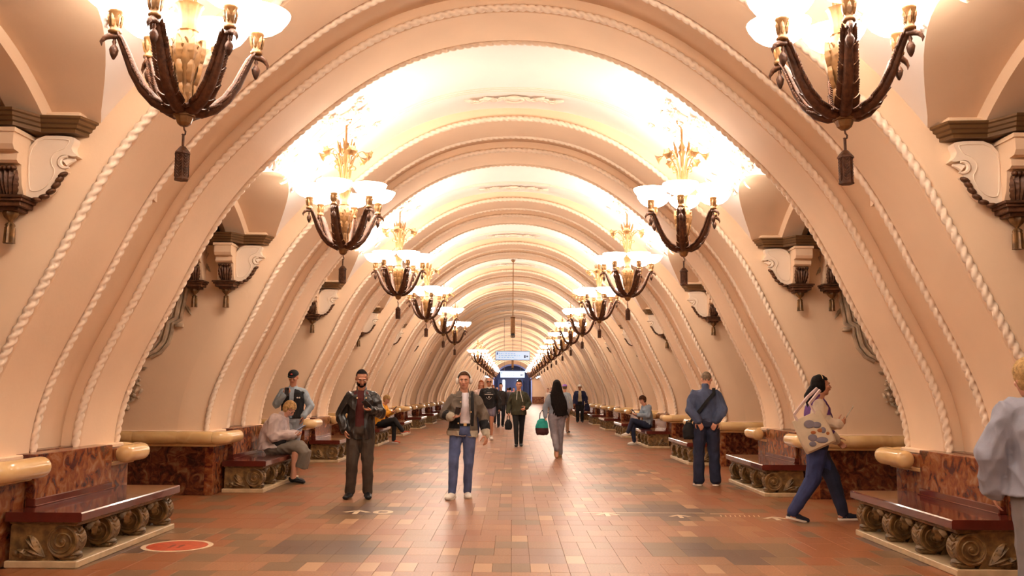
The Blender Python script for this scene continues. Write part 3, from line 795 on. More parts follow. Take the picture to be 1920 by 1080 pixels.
def lamp_light(x, y, watts):
    l = bpy.data.lights.new('chandelier_glow', 'POINT'); l.energy = watts; l.color = LAMP_COL; l.shadow_soft_size = .22
    o = bpy.data.objects.new('chandelier_glow', l); o.location = (x, y, 2.735 + 1.30); COL.objects.link(o)
for sd, side in ((-1, 'left'), (1, 'right')):
    c = 0
    for k in range(K0, K1 + 1):
        if sd < 0 and k in (7, 8, 9): continue
        x, y = sd * 2.10, CH(k) - (.10 if k > 0 else 0)
        if k > 0: c += 1
        lab = 'brass chandelier with six glowing bowls, %s from the near end of the %s row' % (ORD[c], side) if k > 0 else 'brass chandelier with six glowing bowls behind the viewer, %s row, bay %s' % (side, ORD[1 - k])
        chandelier(x, y, rad(-6 if sd < 0 else -14) + (k * .9 if k > 2 else 0), lab, near=k < 7)
        lamp_light(x, y, LAMP_W)

# ------------------------------------------------------------------ benches
def scroll_meshes():
    # volute in the xz plane facing +x (to the hall); origin at its centre line, local y thickness
    b = MB(); cx, cz, R = -.125, .205, .125
    b.lathe([(0, -.085), (.02, -.085), (.03, -.078), (.10, -.078), (.113, -.088), (.125, -.085), (.128, -.05), (.118, 0), (.128, .05), (.125, .085), (.113, .088), (.10, .078), (.03, .078), (.02, .085), (0, .085)], (cx, 0, cz), 28, 'y')
    b.prism([(cx, cz + R), (cx - .03, cz + R), (cx - .42, .33), (cx - .42, .055), (cx - .05, .055), (cx - .08, cz - .10), (cx, cz - .05)], -.07, .07)
    b.cbox(cx - .03, cx + .11, -.07, .07, .055, .095, .012)
    b.ell((cx + .075, 0, .10), (.05, .075, .03), 10, 6)
    return b.mesh('scroll_leg', M['carved'], angle=45)
def spiral_mesh():
    b = MB(); cx, cz = -.125, .205
    for sy in (-1, 1):
        P = [(cx + (.112 - .0165 * a / 1.0 * .45) * cos(a + 1.2), sy * .083, cz + (.112 - .0165 * a * .45) * sin(a + 1.2)) for a in [i * .3 for i in range(48)]]
        b.tube(P, .0085, 5)
        b.lathe([(0, .095), (.012, .092), (.02, .083)], (cx, 0, cz), 10, 'y') if sy > 0 else b.lathe([(0, -.095), (.012, -.092), (.02, -.083)], (cx, 0, cz), 10, 'y')
        for a, L, x0 in ((2.75, .17, -.15), (2.35, .20, -.16), (2.0, .19, -.19), (2.6, .12, -.26), (2.95, .15, -.2)):
            q0 = Vector((cx + x0 + .02, sy * .070, .085)); b.leaf(q0, q0 + Vector((L * cos(a), sy * .028, L * sin(a))), .036, (0, sy, 0), 5, .25)
        b.tube([(cx - .14 - .02 * t, sy * .074, .09 + .05 * t - .004 * t * t) for t in range(8)], .010, 5)
        for i in range(0):
            a = 2.1 + i * .27; base = Vector((cx - .14, sy * .072, .08 + .01 * i)); L = .13 + .05 * (i % 3)
            b.leaf(base + Vector((-.02, 0, 0)), base + Vector((L * cos(a), sy * .02, L * sin(a) * .9)), .026, (0, sy, 0), 4, .25)
        for i in range(5): b.ell((cx - .19 - .045 * i, sy * .075, .10 + .012 * sin(i * 2)), (.03, .02, .026), 8, 5)
    for i in range(9):   # leafwork on the rounded front
        a = rad(-55 + 16 * i); p = Vector((cx + .122 * cos(a), 0, cz + .122 * sin(a)))
        for sy in (-1, 1): b.leaf(p + Vector((0, sy * .004, 0)), p + Vector((.004 * cos(a), sy * .062, .03)), .012, (cos(a), 0, sin(a)), 2, .1)
    return b.mesh('volute', M['carved'], angle=60)
def festoon():
    b = MB()
    for sy in (-1, 1):
        b.leaf((-.05, sy * .01, .325), (-.06, sy * .12, .255), .045, (1, 0, 0), 4, .2)
    b.leaf((-.05, 0, .335), (-.05, 0, .20), .05, (1, 0, 0), 4, .25); b.ell((-.04, 0, .30), (.03, .035, .03), 10, 6)
    return b.mesh('festoon', M['carved'], angle=60)
BL = 2.12
def bmesh_(f, nm, m, **k): b = MB(); f(b); return b.mesh(nm, M[m], **k)
SL, SPI, FE = scroll_meshes(), spiral_mesh(), festoon()
SEAT = bmesh_(lambda b: (b.prism([(-.60, .365), (.0, .365), (.012, .372), (.012, .43), (.002, .44), (-.60, .44)][::-1], -BL / 2 - .02, BL / 2 + .02)), 'seat', 'wood', smooth=False)
UND = bmesh_(lambda b: (b.cbox(-.58, -.03, -BL / 2 + .01, BL / 2 - .01, .345, .366, .005), b.cbox(-.57, -.05, -BL / 2 + .03, BL / 2 - .03, .325, .346, .005)), 'seat_moulding', 'carved', smooth=False)
PLI = bmesh_(lambda b: b.cbox(-.60, -.02, -BL / 2, BL / 2, 0, .055, .006), 'plinth', 'plinth', smooth=False)
LED = bmesh_(lambda b: (b.cbox(-.625, -.545, -.74, .74, .438, .505, .006), b.cbox(-.55, -.53, -.75, .75, .438, .452, .004)), 'seat_ledge', 'wood', smooth=False)
BAC = bmesh_(lambda b: b.cbox(-.80, -.56, -.735, .735, .435, .872, .006), 'backrest', 'marble_light', smooth=False)
COR = bmesh_(lambda b: b.box(-.58, -.42, -BL / 2 + .1, BL / 2 - .1, .05, .34), 'carved_back', 'leaf_dark', smooth=False)
def bench(k, sd):
    side = 'left' if sd < 0 else 'right'
    xf = 3.45 if sd < 0 else 3.475
    yc = 8.49 + PER * (k - 1) if sd < 0 else 8.38 + PER * (k - 1)
    who = '%s along the %s wall from the near end' % (ORD[k], side)
    t = empty('bench', (sd * xf, yc, 0), 0 if sd < 0 else pi, label='dark red bench on carved scroll legs, ' + who, cat='bench', group='red marble and wood benches of the %s wall' % side)
    for nm, d in (('seat', SEAT), ('seat_moulding', UND), ('plinth', PLI), ('seat_ledge', LED), ('backrest', BAC), ('carved_back', COR)): ob(nm, d, t)
    for i in range(4):
        y = -BL / 2 + .10 + (BL - .20) * i / 3
        l = ob('scroll_leg', SL, t, (-.03, y, 0)); ob('volute', SPI, l)
        if i < 3: ob('festoon', FE, t, (-.03, y + (BL - .20) / 6, 0))
for k in range(1, 19):
    for sd in (-1, 1): bench(k, sd)

# ------------------------------------------------------------------ floor markings
M['mk_red'] = mat('floor_sticker_red', (0.62, 0.10, 0.04), 0.35, noise_amt=0.3, nscale=15)
M['mk_white'] = mat('floor_print_pale', (0.80, 0.62, 0.42), 0.35, noise_amt=0.2, nscale=30)
M['mk_tan'] = mat('floor_strip', (0.48, 0.24, 0.10), 0.3)
M['mk_dark'] = mat('floor_print_dark', (0.22, 0.05, 0.03), 0.4)
t = empty('floor_sticker', (-3.06, 8.52, .0008), 0, label='round red floor sticker with pale rim near the first left bench', cat='sticker')
b = MB(); b.lathe([(0, 0), (.315, 0), (.315, .0015), (0, .0015)], (0, 0, 0), 40); b.build('rim', M['mk_white'], t, smooth=False)
b = MB(); b.lathe([(0, .0014), (.27, .0014), (.27, .002), (0, .002)], (0, 0, 0), 40); b.build('disc', M['mk_red'], t, smooth=False)
b = MB()
for s in (-1, 1): b.ell((s * .04, 0, .002), (.022, .07, .001), 10, 4); b.ell((s * .04, -.09, .002), (.018, .022, .001), 10, 4)
b.build('footprints', M['mk_dark'], t)
def arrow(b, x, y, s, dirx=0):
    z0, z1 = .0008, .0018
    for sg in (-1, 1): b.prism([(x, y + .16 * s), (x + sg * .17 * s, y - .02 * s), (x + sg * .11 * s, y - .05 * s), (x, y + .08 * s)], z0, z1, 'z')
    b.prism([(x - .03 * s, y - .18 * s), (x + .03 * s, y - .18 * s), (x + .03 * s, y + .1 * s), (x - .03 * s, y + .1 * s)], z0, z1, 'z')
def marking(name, label, f, m='mk_white'):
    b = MB(); f(b); o = b.build(name, M[m], smooth=False); o['label'] = label; o['category'] = 'floor marking'; return o
marking('floor_arrow', 'pale worn arrow on the floor in front of the man in black leather', lambda b: arrow(b, -1.83, 10.95, 1.0))
marking('floor_number', 'pale worn round figure painted on the floor beside the arrow', lambda b: (b.tube([(-1.52 + .10 * cos(a), 10.95 + .10 * sin(a), .0012) for a in [i * .35 for i in range(18)]], .028, 4, closed=True, flat=.03, up=(0, 0, 1)) if 0 else [b.prism([(-1.52 + r0 * cos(a), 10.95 + .16 * sin(a) * r0 / .12), (-1.52 + r1 * cos(a), 10.95 + .16 * sin(a) * r1 / .12), (-1.52 + r1 * cos(a + .36), 10.95 + .16 * sin(a + .36) * r1 / .12), (-1.52 + r0 * cos(a + .36), 10.95 + .16 * sin(a + .36) * r0 / .12)], .0008, .0018, 'z') for a in [i * .349 for i in range(18)] for r0, r1 in ((.06, .12),)]))
marking('floor_line', 'long thin pale line across the floor at right of centre', lambda b: (b.box(.85, 2.3, 11.02, 11.05, .0008, .0016), b.box(2.35, 2.75, 10.96, 10.99, .0008, .0016)))
marking('floor_arrow', 'pale left-pointing arrow on the floor line right of the middle', lambda b: arrow(b, 1.12, 10.87, .9))
marking('floor_arrow', 'small pale arrow on the floor line, between the denim man and the centre', lambda b: arrow(b, 1.95, 10.75, .8))
marking('floor_lettering', 'row of tiny worn yellowish letters on the floor near the walking woman', lambda b: [b.prism([(2.42 + i * .055, 10.72), (2.42 + i * .055 + .012, 10.72), (2.42 + i * .055 + .035, 10.86), (2.42 + i * .055 + .022, 10.86)], .0008, .0016, 'z') for i in range(9)])
marking('floor_arrow', 'pale arrow on the floor just behind the foot of the walking woman', lambda b: arrow(b, 3.02, 10.62, .9))
# ------------------------------------------------------------------ people
# Local frame of a person: feet at z = 0, facing -y, +x is the picture's right when the figure faces the camera.
V = Vector
def rc(b, p0, r0, p1, r1, wide=None, k=1.0, seg=12, caps=3):
    """tapered capsule from p0 to p1; wide/k make the section elliptical"""
    p0, p1 = V(p0), V(p1); d = p1 - p0; L = d.length or 1e-6; d.normalize()
    a = V(wide) if wide is not None else (V((1, 0, 0)) if abs(d.x) < .9 else V((0, 1, 0)))
    a = (a - d * a.dot(d)).normalized(); c = d.cross(a)
    rows = []
    for i in range(caps): t = pi / 2 * (1 - (i + .3) / (caps + .0)); rows.append((p0 - d * (r0 * sin(t)), r0 * cos(t)))
    rows.append((p0, r0)); rows.append((p1, r1))
    for i in range(caps - 1, -1, -1): t = pi / 2 * (1 - (i + .3) / (caps + .0)); rows.append((p1 + d * (r1 * sin(t)), r1 * cos(t)))
    G = [[p + a * (r * k * cos(2 * pi * j / seg)) + c * (r * sin(2 * pi * j / seg)) for j in range(seg)] for p, r in rows]
    o = len(b.v); b.grid(G, cv=True)
    b.f.append(tuple(o + j for j in range(seg - 1, -1, -1))); b.f.append(tuple(o + (len(G) - 1) * seg + j for j in range(seg)))
def loft(b, secs, side=(1, 0, 0), seg=20):
    """secs: list of (centre, half width along side, half depth)"""
    sd = V(side).normalized(); rows = []; n = len(secs)
    for i, (c, rx, ry) in enumerate(secs):
        c = V(c); t = (V(secs[min(i + 1, n - 1)][0]) - V(secs[max(0, i - 1)][0])).normalized()
        s_ = (sd - t * sd.dot(t)).normalized(); f = t.cross(s_)
        rows.append([c + s_ * (rx * cos(2 * pi * j / seg)) + f * (ry * sin(2 * pi * j / seg)) for j in range(seg)])
    o = len(b.v); b.grid(rows, cv=True)
    b.f.append(tuple(o + j for j in range(seg - 1, -1, -1))); b.f.append(tuple(o + (n - 1) * seg + j for j in range(seg)))
_tmpcol = COL
def fuse(b, name, m, vox=.008, smooth=2, cut=None, folds=0.0, fscale=9.0, seed=0, stretch=(1, 1, .45), push=None, thick=0.0):
    """union of closed pieces as one continuous surface"""
    bm = bmesh.new()
    me = bpy.data.meshes.new('t'); me.from_pydata(b.v, [], b.f)
    bm.from_mesh(me); bmesh.ops.recalc_face_normals(bm, faces=bm.faces); bm.to_mesh(me); bm.free()
    o = bpy.data.objects.new('t', me); COL.objects.link(o)
    md = o.modifiers.new('r', 'REMESH'); md.mode = 'VOXEL'; md.voxel_size = vox; md.adaptivity = 0
    ms = o.modifiers.new('s', 'SMOOTH'); ms.factor = .5; ms.iterations = smooth
    dg = bpy.context.evaluated_depsgraph_get(); ev = o.evaluated_get(dg)
    out = bpy.data.meshes.new_from_object(ev); out.name = name
    bpy.data.objects.remove(o); bpy.data.meshes.remove(me)
    if folds or push:
        n = len(out.vertices); co_ = np.empty(n * 3, 'f'); out.vertices.foreach_get('co', co_); co_ = co_.reshape(-1, 3)
        no = np.empty(n * 3, 'f'); out.vertices.foreach_get('normal', no); no = no.reshape(-1, 3)
        if folds:
            q = co_ * np.array(stretch) * fscale + seed * 3.1
            # folds: warped ridges
            wv = np.sin(q[:, 0] * 1.7 + 2.1 * np.sin(q[:, 2] * 1.3 + q[:, 1])) + np.sin(q[:, 2] * 2.9 + 1.7 * np.sin(q[:, 0] * 1.9 + 1.3 * q[:, 1])) + .7 * np.sin(q[:, 1] * 3.3 + 2.0 * np.sin(q[:, 2] * 2.3 - q[:, 0] * 1.2))
            h = -np.abs(wv) * .5 + .35
            co_ = co_ + no * (h * folds)[:, None]
        if push: co_ = push(co_, no)
        out.vertices.foreach_set('co', co_.astype('f').ravel())
    if cut or thick:
        bm = bmesh.new(); bm.from_mesh(out)
        if cut:
            dead = [v for v in bm.verts if cut(v.co, v.normal)]
            bmesh.ops.delete(bm, geom=dead, context='VERTS')
        if thick:
            for _ in range(2):     # smooth the cut edge, then turn it inwards as a hem
                be = set(v for e_ in bm.edges if e_.is_boundary for v in e_.verts); nb = {}
                for v in be:
                    q = [e_.other_vert(v) for e_ in v.link_edges if e_.is_boundary]
                    if len(q) == 2: nb[v] = (q[0].co + q[1].co) / 2 * .6 + v.co * .4
                for v, c_ in nb.items(): v.co = c_
            bm.normal_update(); nm_ = {v.index: v.normal.copy() for v in bm.verts}; bm.verts.index_update()
            g = bmesh.ops.extrude_edge_only(bm, edges=[e_ for e_ in bm.edges if e_.is_boundary])
            for v in [x for x in g['geom'] if isinstance(x, bmesh.types.BMVert)]:
                src = [e_.other_vert(v) for e_ in v.link_edges if not e_.is_boundary]
                if src: v.co -= src[0].normal * .010
        bm.to_mesh(out); bm.free()
    out.materials.clear(); out.materials.append(m)
    out.polygons.foreach_set('use_smooth', [True] * len(out.polygons)); out.update()
    return out

def cloth(name, col, rough=.8, bump=.15, n=.15, ns=12, metal=0, spec=.3, bs=220): 
    return mat(name, col, rough, spec=spec, noise_amt=n, nscale=ns, bump=bump, bscale=bs)
SK = {'fair': mat('skin_fair', (0.56, 0.27, 0.17), .5, noise_amt=.08, nscale=10), 'tan': mat('skin_tan', (0.46, 0.20, 0.11), .5, noise_amt=.08, nscale=10), 'far': mat('skin_light', (0.62, 0.32, 0.22), .5)}
EYE_W, EYE_D, LIP = mat('eye_white', (.7, .66, .62), .3), mat('eye_dark', (.02, .012, .01), .2), mat('lips', (.42, .13, .10), .5)
def hair_mat(name, col): return mat(name, col, .75, spec=.12, noise_amt=.5, nscale=40, bump=.5, bscale=120)

def hand(b, wr, d, n, thumb, curl=.35, size=1.0, spread=.12, grip=None):
    """wrist point, direction of fingers, palm normal, thumb side (+1/-1 along d x n)"""
    wr, d, n = V(wr), V(d).normalized(), V(n); n = (n - d * n.dot(d)).normalized(); s = d.cross(n) * thumb
    z = size
    rc(b, wr - d * .03 * z, .027 * z, wr + d * .02 * z, .026 * z, wide=s, k=1.15)
    c0, c1 = wr + d * .015 * z, wr + d * .085 * z
    rc(b, c0, .0175 * z, c1, .016 * z, wide=s, k=2.3, seg=16)
    for i, (o, L) in enumerate(((.031, .070), (.011, .079), (-.010, .073), (-.030, .057))):
        base = wr + (d * .088 + s * o * .95) * z - n * .002
        a = curl * (1 + .15 * i); dd = d; p = base
        sp = s * (o * spread * 8)
        for j, (f, r) in enumerate(((.46, .0092), (.32, .0084), (.22, .0074))):
            ang = a * (j + .7)
            dirv = (d * cos(ang) + n * sin(ang) + sp * .2).normalized()
            q = p + dirv * (L * f * z); rc(b, p, r * z, q, r * .92 * z, seg=8, caps=2); p = q
    p = wr + (d * .022 + s * .026) * z + n * .004; dirs = [(d * .55 + s * .8 + n * .25), (d * .85 + s * .35 + n * .45), (d * .95 + s * .05 + n * .5)]
    for dv, L, r in zip(dirs, (.042, .034, .026), (.0125, .0105, .009)):
        q = p + dv.normalized() * L * z; rc(b, p, r * z, q, r * .93 * z, seg=8, caps=2); p = q
    return wr + d * .07 * z + n * .03 * z

def person(name, label, at, face, H=1.75, skin='fair', P=None, head=None, vox=.008, build=1.0, fem=False, bare_legs=False, bare_arms=False, hair=None, feat=True, hands=True, hc=(.35, .35)):
    """P: joints in local metres for a 1.75 m body. returns root and frame"""
    S = H / 1.75
    D = dict(pel=(0, 0, .94), wai=(0, 0, 1.08), che=(0, 0, 1.27), nek=(0, .01, 1.47), hed=(0, -.015, 1.635),
             shR=(-.170, .01, 1.370), shL=(.170, .01, 1.370), elR=(-.25, .02, 1.14), elL=(.25, .02, 1.14), wrR=(-.27, -.05, .90), wrL=(.27, -.05, .90),
             hiR=(-.09, 0, .92), hiL=(.09, 0, .92), knR=(-.10, -.02, .50), knL=(.10, -.02, .50), anR=(-.105, .02, .085), anL=(.105, .02, .085),
             toR=None, toL=None, hdR=(0, -.1, -1), hdL=(0, -.1, -1), hnR=(1, 0, 0), hnL=(-1, 0, 0), yaw=0, pitch=0, tilt=0, thR=1, thL=-1)
    D.update(P or {})
    J = {k: (V(v) * S if isinstance(v, tuple) and k[:2] not in ('hd', 'hn') else (V(v) if isinstance(v, tuple) else v)) for k, v in D.items()}
    for s in 'RL':
        if J['to' + s] is None: J['to' + s] = J['an' + s] + V((.02 * (-1 if s == 'R' else 1), -.17, -.05)) * S
    w_ = build * S
    b = MB()
    side = (J['shL'] - J['shR']).normalized(); hside = (J['hiL'] - J['hiR']).normalized(); J['side'] = side; J['hside'] = hside
    dn = (J['pel'] - J['wai']).normalized()
    loft(b, [(J['pel'] + dn * .08 * S, .10 * w_, .075 * w_), (J['pel'] + dn * .02 * S, .155 * w_ * (1.06 if fem else 1), .10 * w_), (J['wai'], .125 * w_ * (.95 if fem else 1.05), .085 * w_), (J['wai'].lerp(J['che'], .5), .138 * w_, .092 * w_), (J['che'], .155 * w_ * (.94 if fem else 1.0), .105 * w_),
             (J['che'].lerp(J['nek'], .45), .165 * w_ * (.92 if fem else 1), .095 * w_), (J['che'].lerp(J['nek'], .72), .12 * w_, .075 * w_), (J['nek'], .055 * S, .055 * S)], side)
    rc(b, J['nek'] - (J['nek'] - J['che']).normalized() * .03, .062 * S, J['hed'] - V((0, 0, .05)) * S, .056 * S)
    for s in 'RL':
        q = 1 if not fem else .88
        rc(b, J['sh' + s], .056 * w_ * q, J['el' + s], .040 * w_ * q); rc(b, J['el' + s], .041 * w_ * q, J['wr' + s], .027 * S)
        rc(b, J['che'].lerp(J['nek'], .6), .06 * w_, J['sh' + s], .055 * w_ * q)
        rc(b, J['hi' + s], .088 * w_, J['kn' + s], .056 * w_)
        mid = J['kn' + s].lerp(J['an' + s], .3); rc(b, J['kn' + s], .055 * w_, mid, .054 * w_); rc(b, mid, .053 * w_, J['an' + s], .036 * w_)
        f = (J['to' + s] - J['an' + s]); heel = J['an' + s] + V((0, 0, -.045 * S)) - V((f.x, f.y, 0)).normalized() * .03 * S
        rc(b, J['an' + s], .035 * S, heel, .032 * S); rc(b, heel, .032 * S, J['to' + s], .026 * S, k=1.3)
    if hands:
        J['gR'] = hand(b, J['wrR'], J['hdR'], J['hnR'], J['thR'], hc[0], S)
        J['gL'] = hand(b, J['wrL'], J['hdL'], J['hnL'], J['thL'], hc[1], S)
    # head
    R3 = (Matrix.Rotation(rad(J['yaw']), 3, 'Z') @ Matrix.Rotation(rad(J['tilt']), 3, 'Y') @ Matrix.Rotation(rad(J['pitch']), 3, 'X'))
    hc_ = J['hed']; hs = S ** .5
    def hp(x, y, z): return hc_ + R3 @ (V((x, y, z)) * hs)
    J['hp'] = hp; J['R3'] = R3; J['hs'] = hs
    def he(c, r): b.ell(hp(*c), [q * hs for q in r], 18, 12, R3)
    he((0, .012, .025), (.076, .094, .090)); he((0, -.014, -.03), (.066, .076, .088)); he((0, -.045, -.088), (.036, .034, .030)); he((0, -.02, -.075), (.056, .055, .042))
    he((0, -.078, .028), (.055, .016, .012)); he((0, -.080, -.052), (.024, .016, .014))
    for sx in (-1, 1): he((sx * .040, -.066, -.018), (.024, .02, .02)); he((sx * .078, .012, -.008), (.010, .018, .030))
    rc(b, hp(0, -.084, .018), .009 * hs, hp(0, -.108, -.028), .0135 * hs, seg=8); he((0, -.094, -.031), (.018, .012, .009))
    m = SK[skin]
    root = ob(name, fuse(b, name, m, vox, 1), None, (at[0], at[1], at[2] if len(at) > 2 else 0), rad(face), label=label, cat='person')
    if feat:
        for sx in (-1, 1):
            e = MB(); e.ell(hp(sx * .031, -.079, .002), (.0115 * hs, .008 * hs, .0052 * hs), 10, 6, R3); eo = ob('eye', e.mesh('eye', EYE_W), root)
            e = MB(); e.ell(hp(sx * .031, -.0865, .001), (.0062 * hs, .003 * hs, .0050 * hs), 8, 5, R3); ob('iris', e.mesh('iris', EYE_D), eo)
            e = MB(); e.tube([hp(sx * .014, -.0935, .021), hp(sx * .034, -.090, .027), hp(sx * .052, -.078, .021)], [.004, .005, .003], 6); ob('eyebrow', e.mesh('eyebrow', (hair or EYE_D)), root)
        e = MB(); e.tube([hp(-.022, -.090, -.055), hp(-.008, -.0975, -.052), hp(.008, -.0975, -.052), hp(.022, -.090, -.055)], [.003, .0065, .0065, .003], 8); ob('lips', e.mesh('lips', LIP), root)
    root_S = S; J['S'] = S; J['w'] = w_; J['fem'] = fem; J['root'] = root; J['vox'] = vox
    return root, J

def hairdo(J, m, style='short', name='hair', vox=None, extra=None):
    b = MB(); hp, R3, hs = J['hp'], J['R3'], J['hs']
    def he(c, r): b.ell(hp(*c), [q * hs for q in r], 16, 10, R3)
    inv = R3.inverted(); hc = J['hed']
    if style in ('short', 'buzz', 'fringe'):
        t = {'short': .009, 'buzz': .003, 'fringe': .018}[style]
        he((0, .014, .032), (.077 + t, .096 + t, .090 + t * 1.3))
        if style == 'fringe': he((0, .02, -.01), (.086, .088, .085))
        front = {'short': .066, 'buzz': .080, 'fringe': .036}[style]
        def cut(co, n):
            q = inv @ (co - hc) / hs
            if q.y < -.02 and q.z < front - (q.y + .02) * .3: return True
            if q.y < .015 and q.z < .0 and abs(q.x) > .04 and style != 'fringe': return True
            return q.z < (-.055 if style != 'fringe' else -.085) or (q.y < .0 and q.z < front * .4 and style != 'fringe')
    else:
        he((0, .016, .034), (.090, .108, .100))
        if extra: extra(b, he, hp)
        def cut(co, n):
            q = inv @ (co - hc) / hs
            return q.y < -.028 and q.z < .060 and abs(q.x) < .085 and q.z > -.20
    me = fuse(b, name, m, vox or .006, 1, cut=cut, folds=.004, fscale=26, stretch=(1, 1, .3))
    return ob(name, me, J['root'])

def sleeve(b, J, s, r0=.072, r1=.058, r2=.047, upto=1.0, k0=0.0):
    w_ = J['w'] * (.9 if J['fem'] else 1)
    sh, el, wr = J['sh' + s], J['el' + s], J['wr' + s]
    rc(b, sh, r0 * w_, sh.lerp(el, min(1, upto * 2)), (r0 + (r1 - r0) * min(1, upto * 2)) * w_)
    if upto > .5: rc(b, el, r1 * w_, el.lerp(wr, (upto - .5) * 2), r2 * w_)
def top(J, name, m, ease=.022, hem=-.06, sl=(1.0, 1.0), neck=.035, belly=0.0, rs=(.072, .060, .047), cut=None, folds=.010, vox=None, thick=0, fscale=13, collar=False, shr=1.0, hood=False, hemw=0.0, seed=1, push=None):
    b = MB(); w_, S = J['w'], J['S']; dn = (J['pel'] - J['wai']).normalized(); f = J['fem']
    e = ease
    loft(b, [(J['pel'] + dn * hem * S, (.150 + e + hemw) * w_, (.098 + e + belly + hemw * .6) * w_), (J['pel'] + dn * (min(hem, .12) - .06) * S, (.153 + e + hemw * .7) * w_, (.104 + e + belly) * w_), (J['wai'], (.138 + e) * w_ * (.96 if f else 1.04), (.092 + e + belly) * w_), (J['wai'].lerp(J['che'], .5), (.148 + e) * w_, (.098 + e + belly * .6) * w_), (J['che'], (.162 + e) * w_ * (.95 if f else 1), (.110 + e * .8) * w_),
             (J['che'].lerp(J['nek'], .45), (.168 + e * .7) * w_ * (.92 if f else 1), (.102 + e * .5) * w_), (J['che'].lerp(J['nek'], .78), .125 * w_, .082 * w_), (J['nek'] - (J['nek'] - J['che']).normalized() * .005, .072 * S, .068 * S)], J['side'])
    for s, u in zip('RL', sl):
        rc(b, J['che'].lerp(J['nek'], .62), min(.075, rs[0]) * w_, J['sh' + s], (rs[0] * .98) * w_ * (.9 if f else 1))
        rc(b, J['nek'] + V((0, 0, -.045)) * S, .060 * S * min(1, rs[0] / .072), J['sh' + s] + V((0, 0, .012 if rs[0] > .065 else -.006)), min(.062, rs[0] * .86) * w_ * (.9 if f else 1))
        if u: sleeve(b, J, s, *rs, upto=u)
    if collar: 
        c = J['nek'] + V((0, .005, .0)); rc(b, c - V((0, 0, .02)), .075 * S, c + V((0, .0, .02)), .070 * S)
    if hood:
        rc(b, J['nek'] + V((-.07, .06, -.02)), .05, J['nek'] + V((.07, .06, -.02)), .05); rc(b, J['nek'] + V((0, .09, -.05)), .06, J['nek'] + V((0, .11, -.13)), .035, k=1.5)
    ct = cut
    me = fuse(b, name, m, vox or J['vox'], 2, cut=ct, folds=folds, fscale=fscale, thick=thick, seed=seed, push=push)
    return ob(name, me, J['root'])
def trousers(J, name, m, ease=.018, r=(.104, .078, .066, .060), upto=1.0, folds=.009, waist=.06, vox=None, flare=0, seed=2, stack=False):
    b = MB(); w_, S = J['w'], J['S']; dn = (J['pel'] - J['wai']).normalized()
    loft(b, [(J['pel'] - dn * waist * S, (.142 + ease * .5) * w_, (.096 + ease * .5) * w_), (J['pel'], (.158 + ease * .6) * w_, (.108 + ease * .6) * w_), (J['pel'] + dn * .06 * S, (.150 + ease * .5) * w_, (.105 + ease * .5) * w_), (J['pel'] + dn * .10 * S, .10 * w_, .08 * w_)], J['hside'])
    for s in 'RL':
        hi, kn, an = J['hi' + s], J['kn' + s], J['an' + s]
        u = min(1, upto * 2); rc(b, hi, r[0] * w_, hi.lerp(kn, u), (r[0] + (r[1] - r[0]) * u) * w_)
        if upto > .5:
            e = kn.lerp(an, (upto - .5) * 2); rc(b, kn, r[1] * w_, kn.lerp(e, .35), r[2] * w_ * 1.03); rc(b, kn.lerp(e, .35), r[2] * w_ * 1.03, e, r[3] * w_ + flare)
    def push(co_, no):
        return co_
    me = fuse(b, name, m, vox or J['vox'], 2, folds=folds * .7, fscale=11, seed=seed, stretch=(.8, .8, .55))
    return ob(name, me, J['root'])
def shoes(J, m, sole=None, bulk=1.0, heel_h=0, high=False, low=False):
    for s in 'RL':
        S = J['S']; an, to = J['an' + s], J['to' + s]; f = V((to.x - an.x, to.y - an.y, 0))
        f = f.normalized() if f.length > .02 else V((0, -1, 0)); d3 = (to - (an + V((0, 0, -.05 * S))));  d3.normalize()
        up = d3.cross(V((0, 0, 1)).cross(d3)).normalized() if abs(d3.z) < .98 else V((0, 1, 0))
        up = (V((0, 0, 1)) - d3 * d3.z).normalized() if abs(d3.z) < .98 else V((f.x, f.y, 0))
        hb = an - up * .045 * S - d3 * .035 * S; tb = hb + d3 * .235 * S * (.94 if J['fem'] else 1)
        sd = d3.cross(up).normalized(); b = MB(); q = bulk * S
        rc(b, hb + d3 * .01, .036 * q, hb + d3 * .12 * S + up * .004, .034 * q, wide=sd, k=1.05); rc(b, hb + d3 * .10 * S, .034 * q, tb - up * .008, .026 * q, wide=sd, k=1.5)
        if not low: rc(b, hb + d3 * .02 + up * .01, .040 * q, an + up * (.02 if not high else .06), .040 * q)
        so_cut = lambda co, n: False
        o = ob('shoe', fuse(b, 'shoe', m, .007, 1), J['root'])
        if sole:
            rows = []
            for i in range(13):
                t = i / 12; wd = (.034 + .014 * sin(pi * min(1, t * 1.05)) + .008 * (t > .5) * sin(pi * (t - .5) * 2)) * q * (1 if 0 < i < 12 else .45)
                c = hb + d3 * ((t * .255 - .03) * S) - up * .028 * q
                rows.append([c - sd * wd + up * .012, c + sd * wd + up * .012, c + sd * wd - up * .010, c - sd * wd - up * .010])
            e = MB(); e.grid(rows, cv=True); e.f.append((0, 1, 2, 3)); e.f.append(tuple(48 + i for i in (3, 2, 1, 0))); ob('sole', e.mesh('sole', sole, angle=50), o)
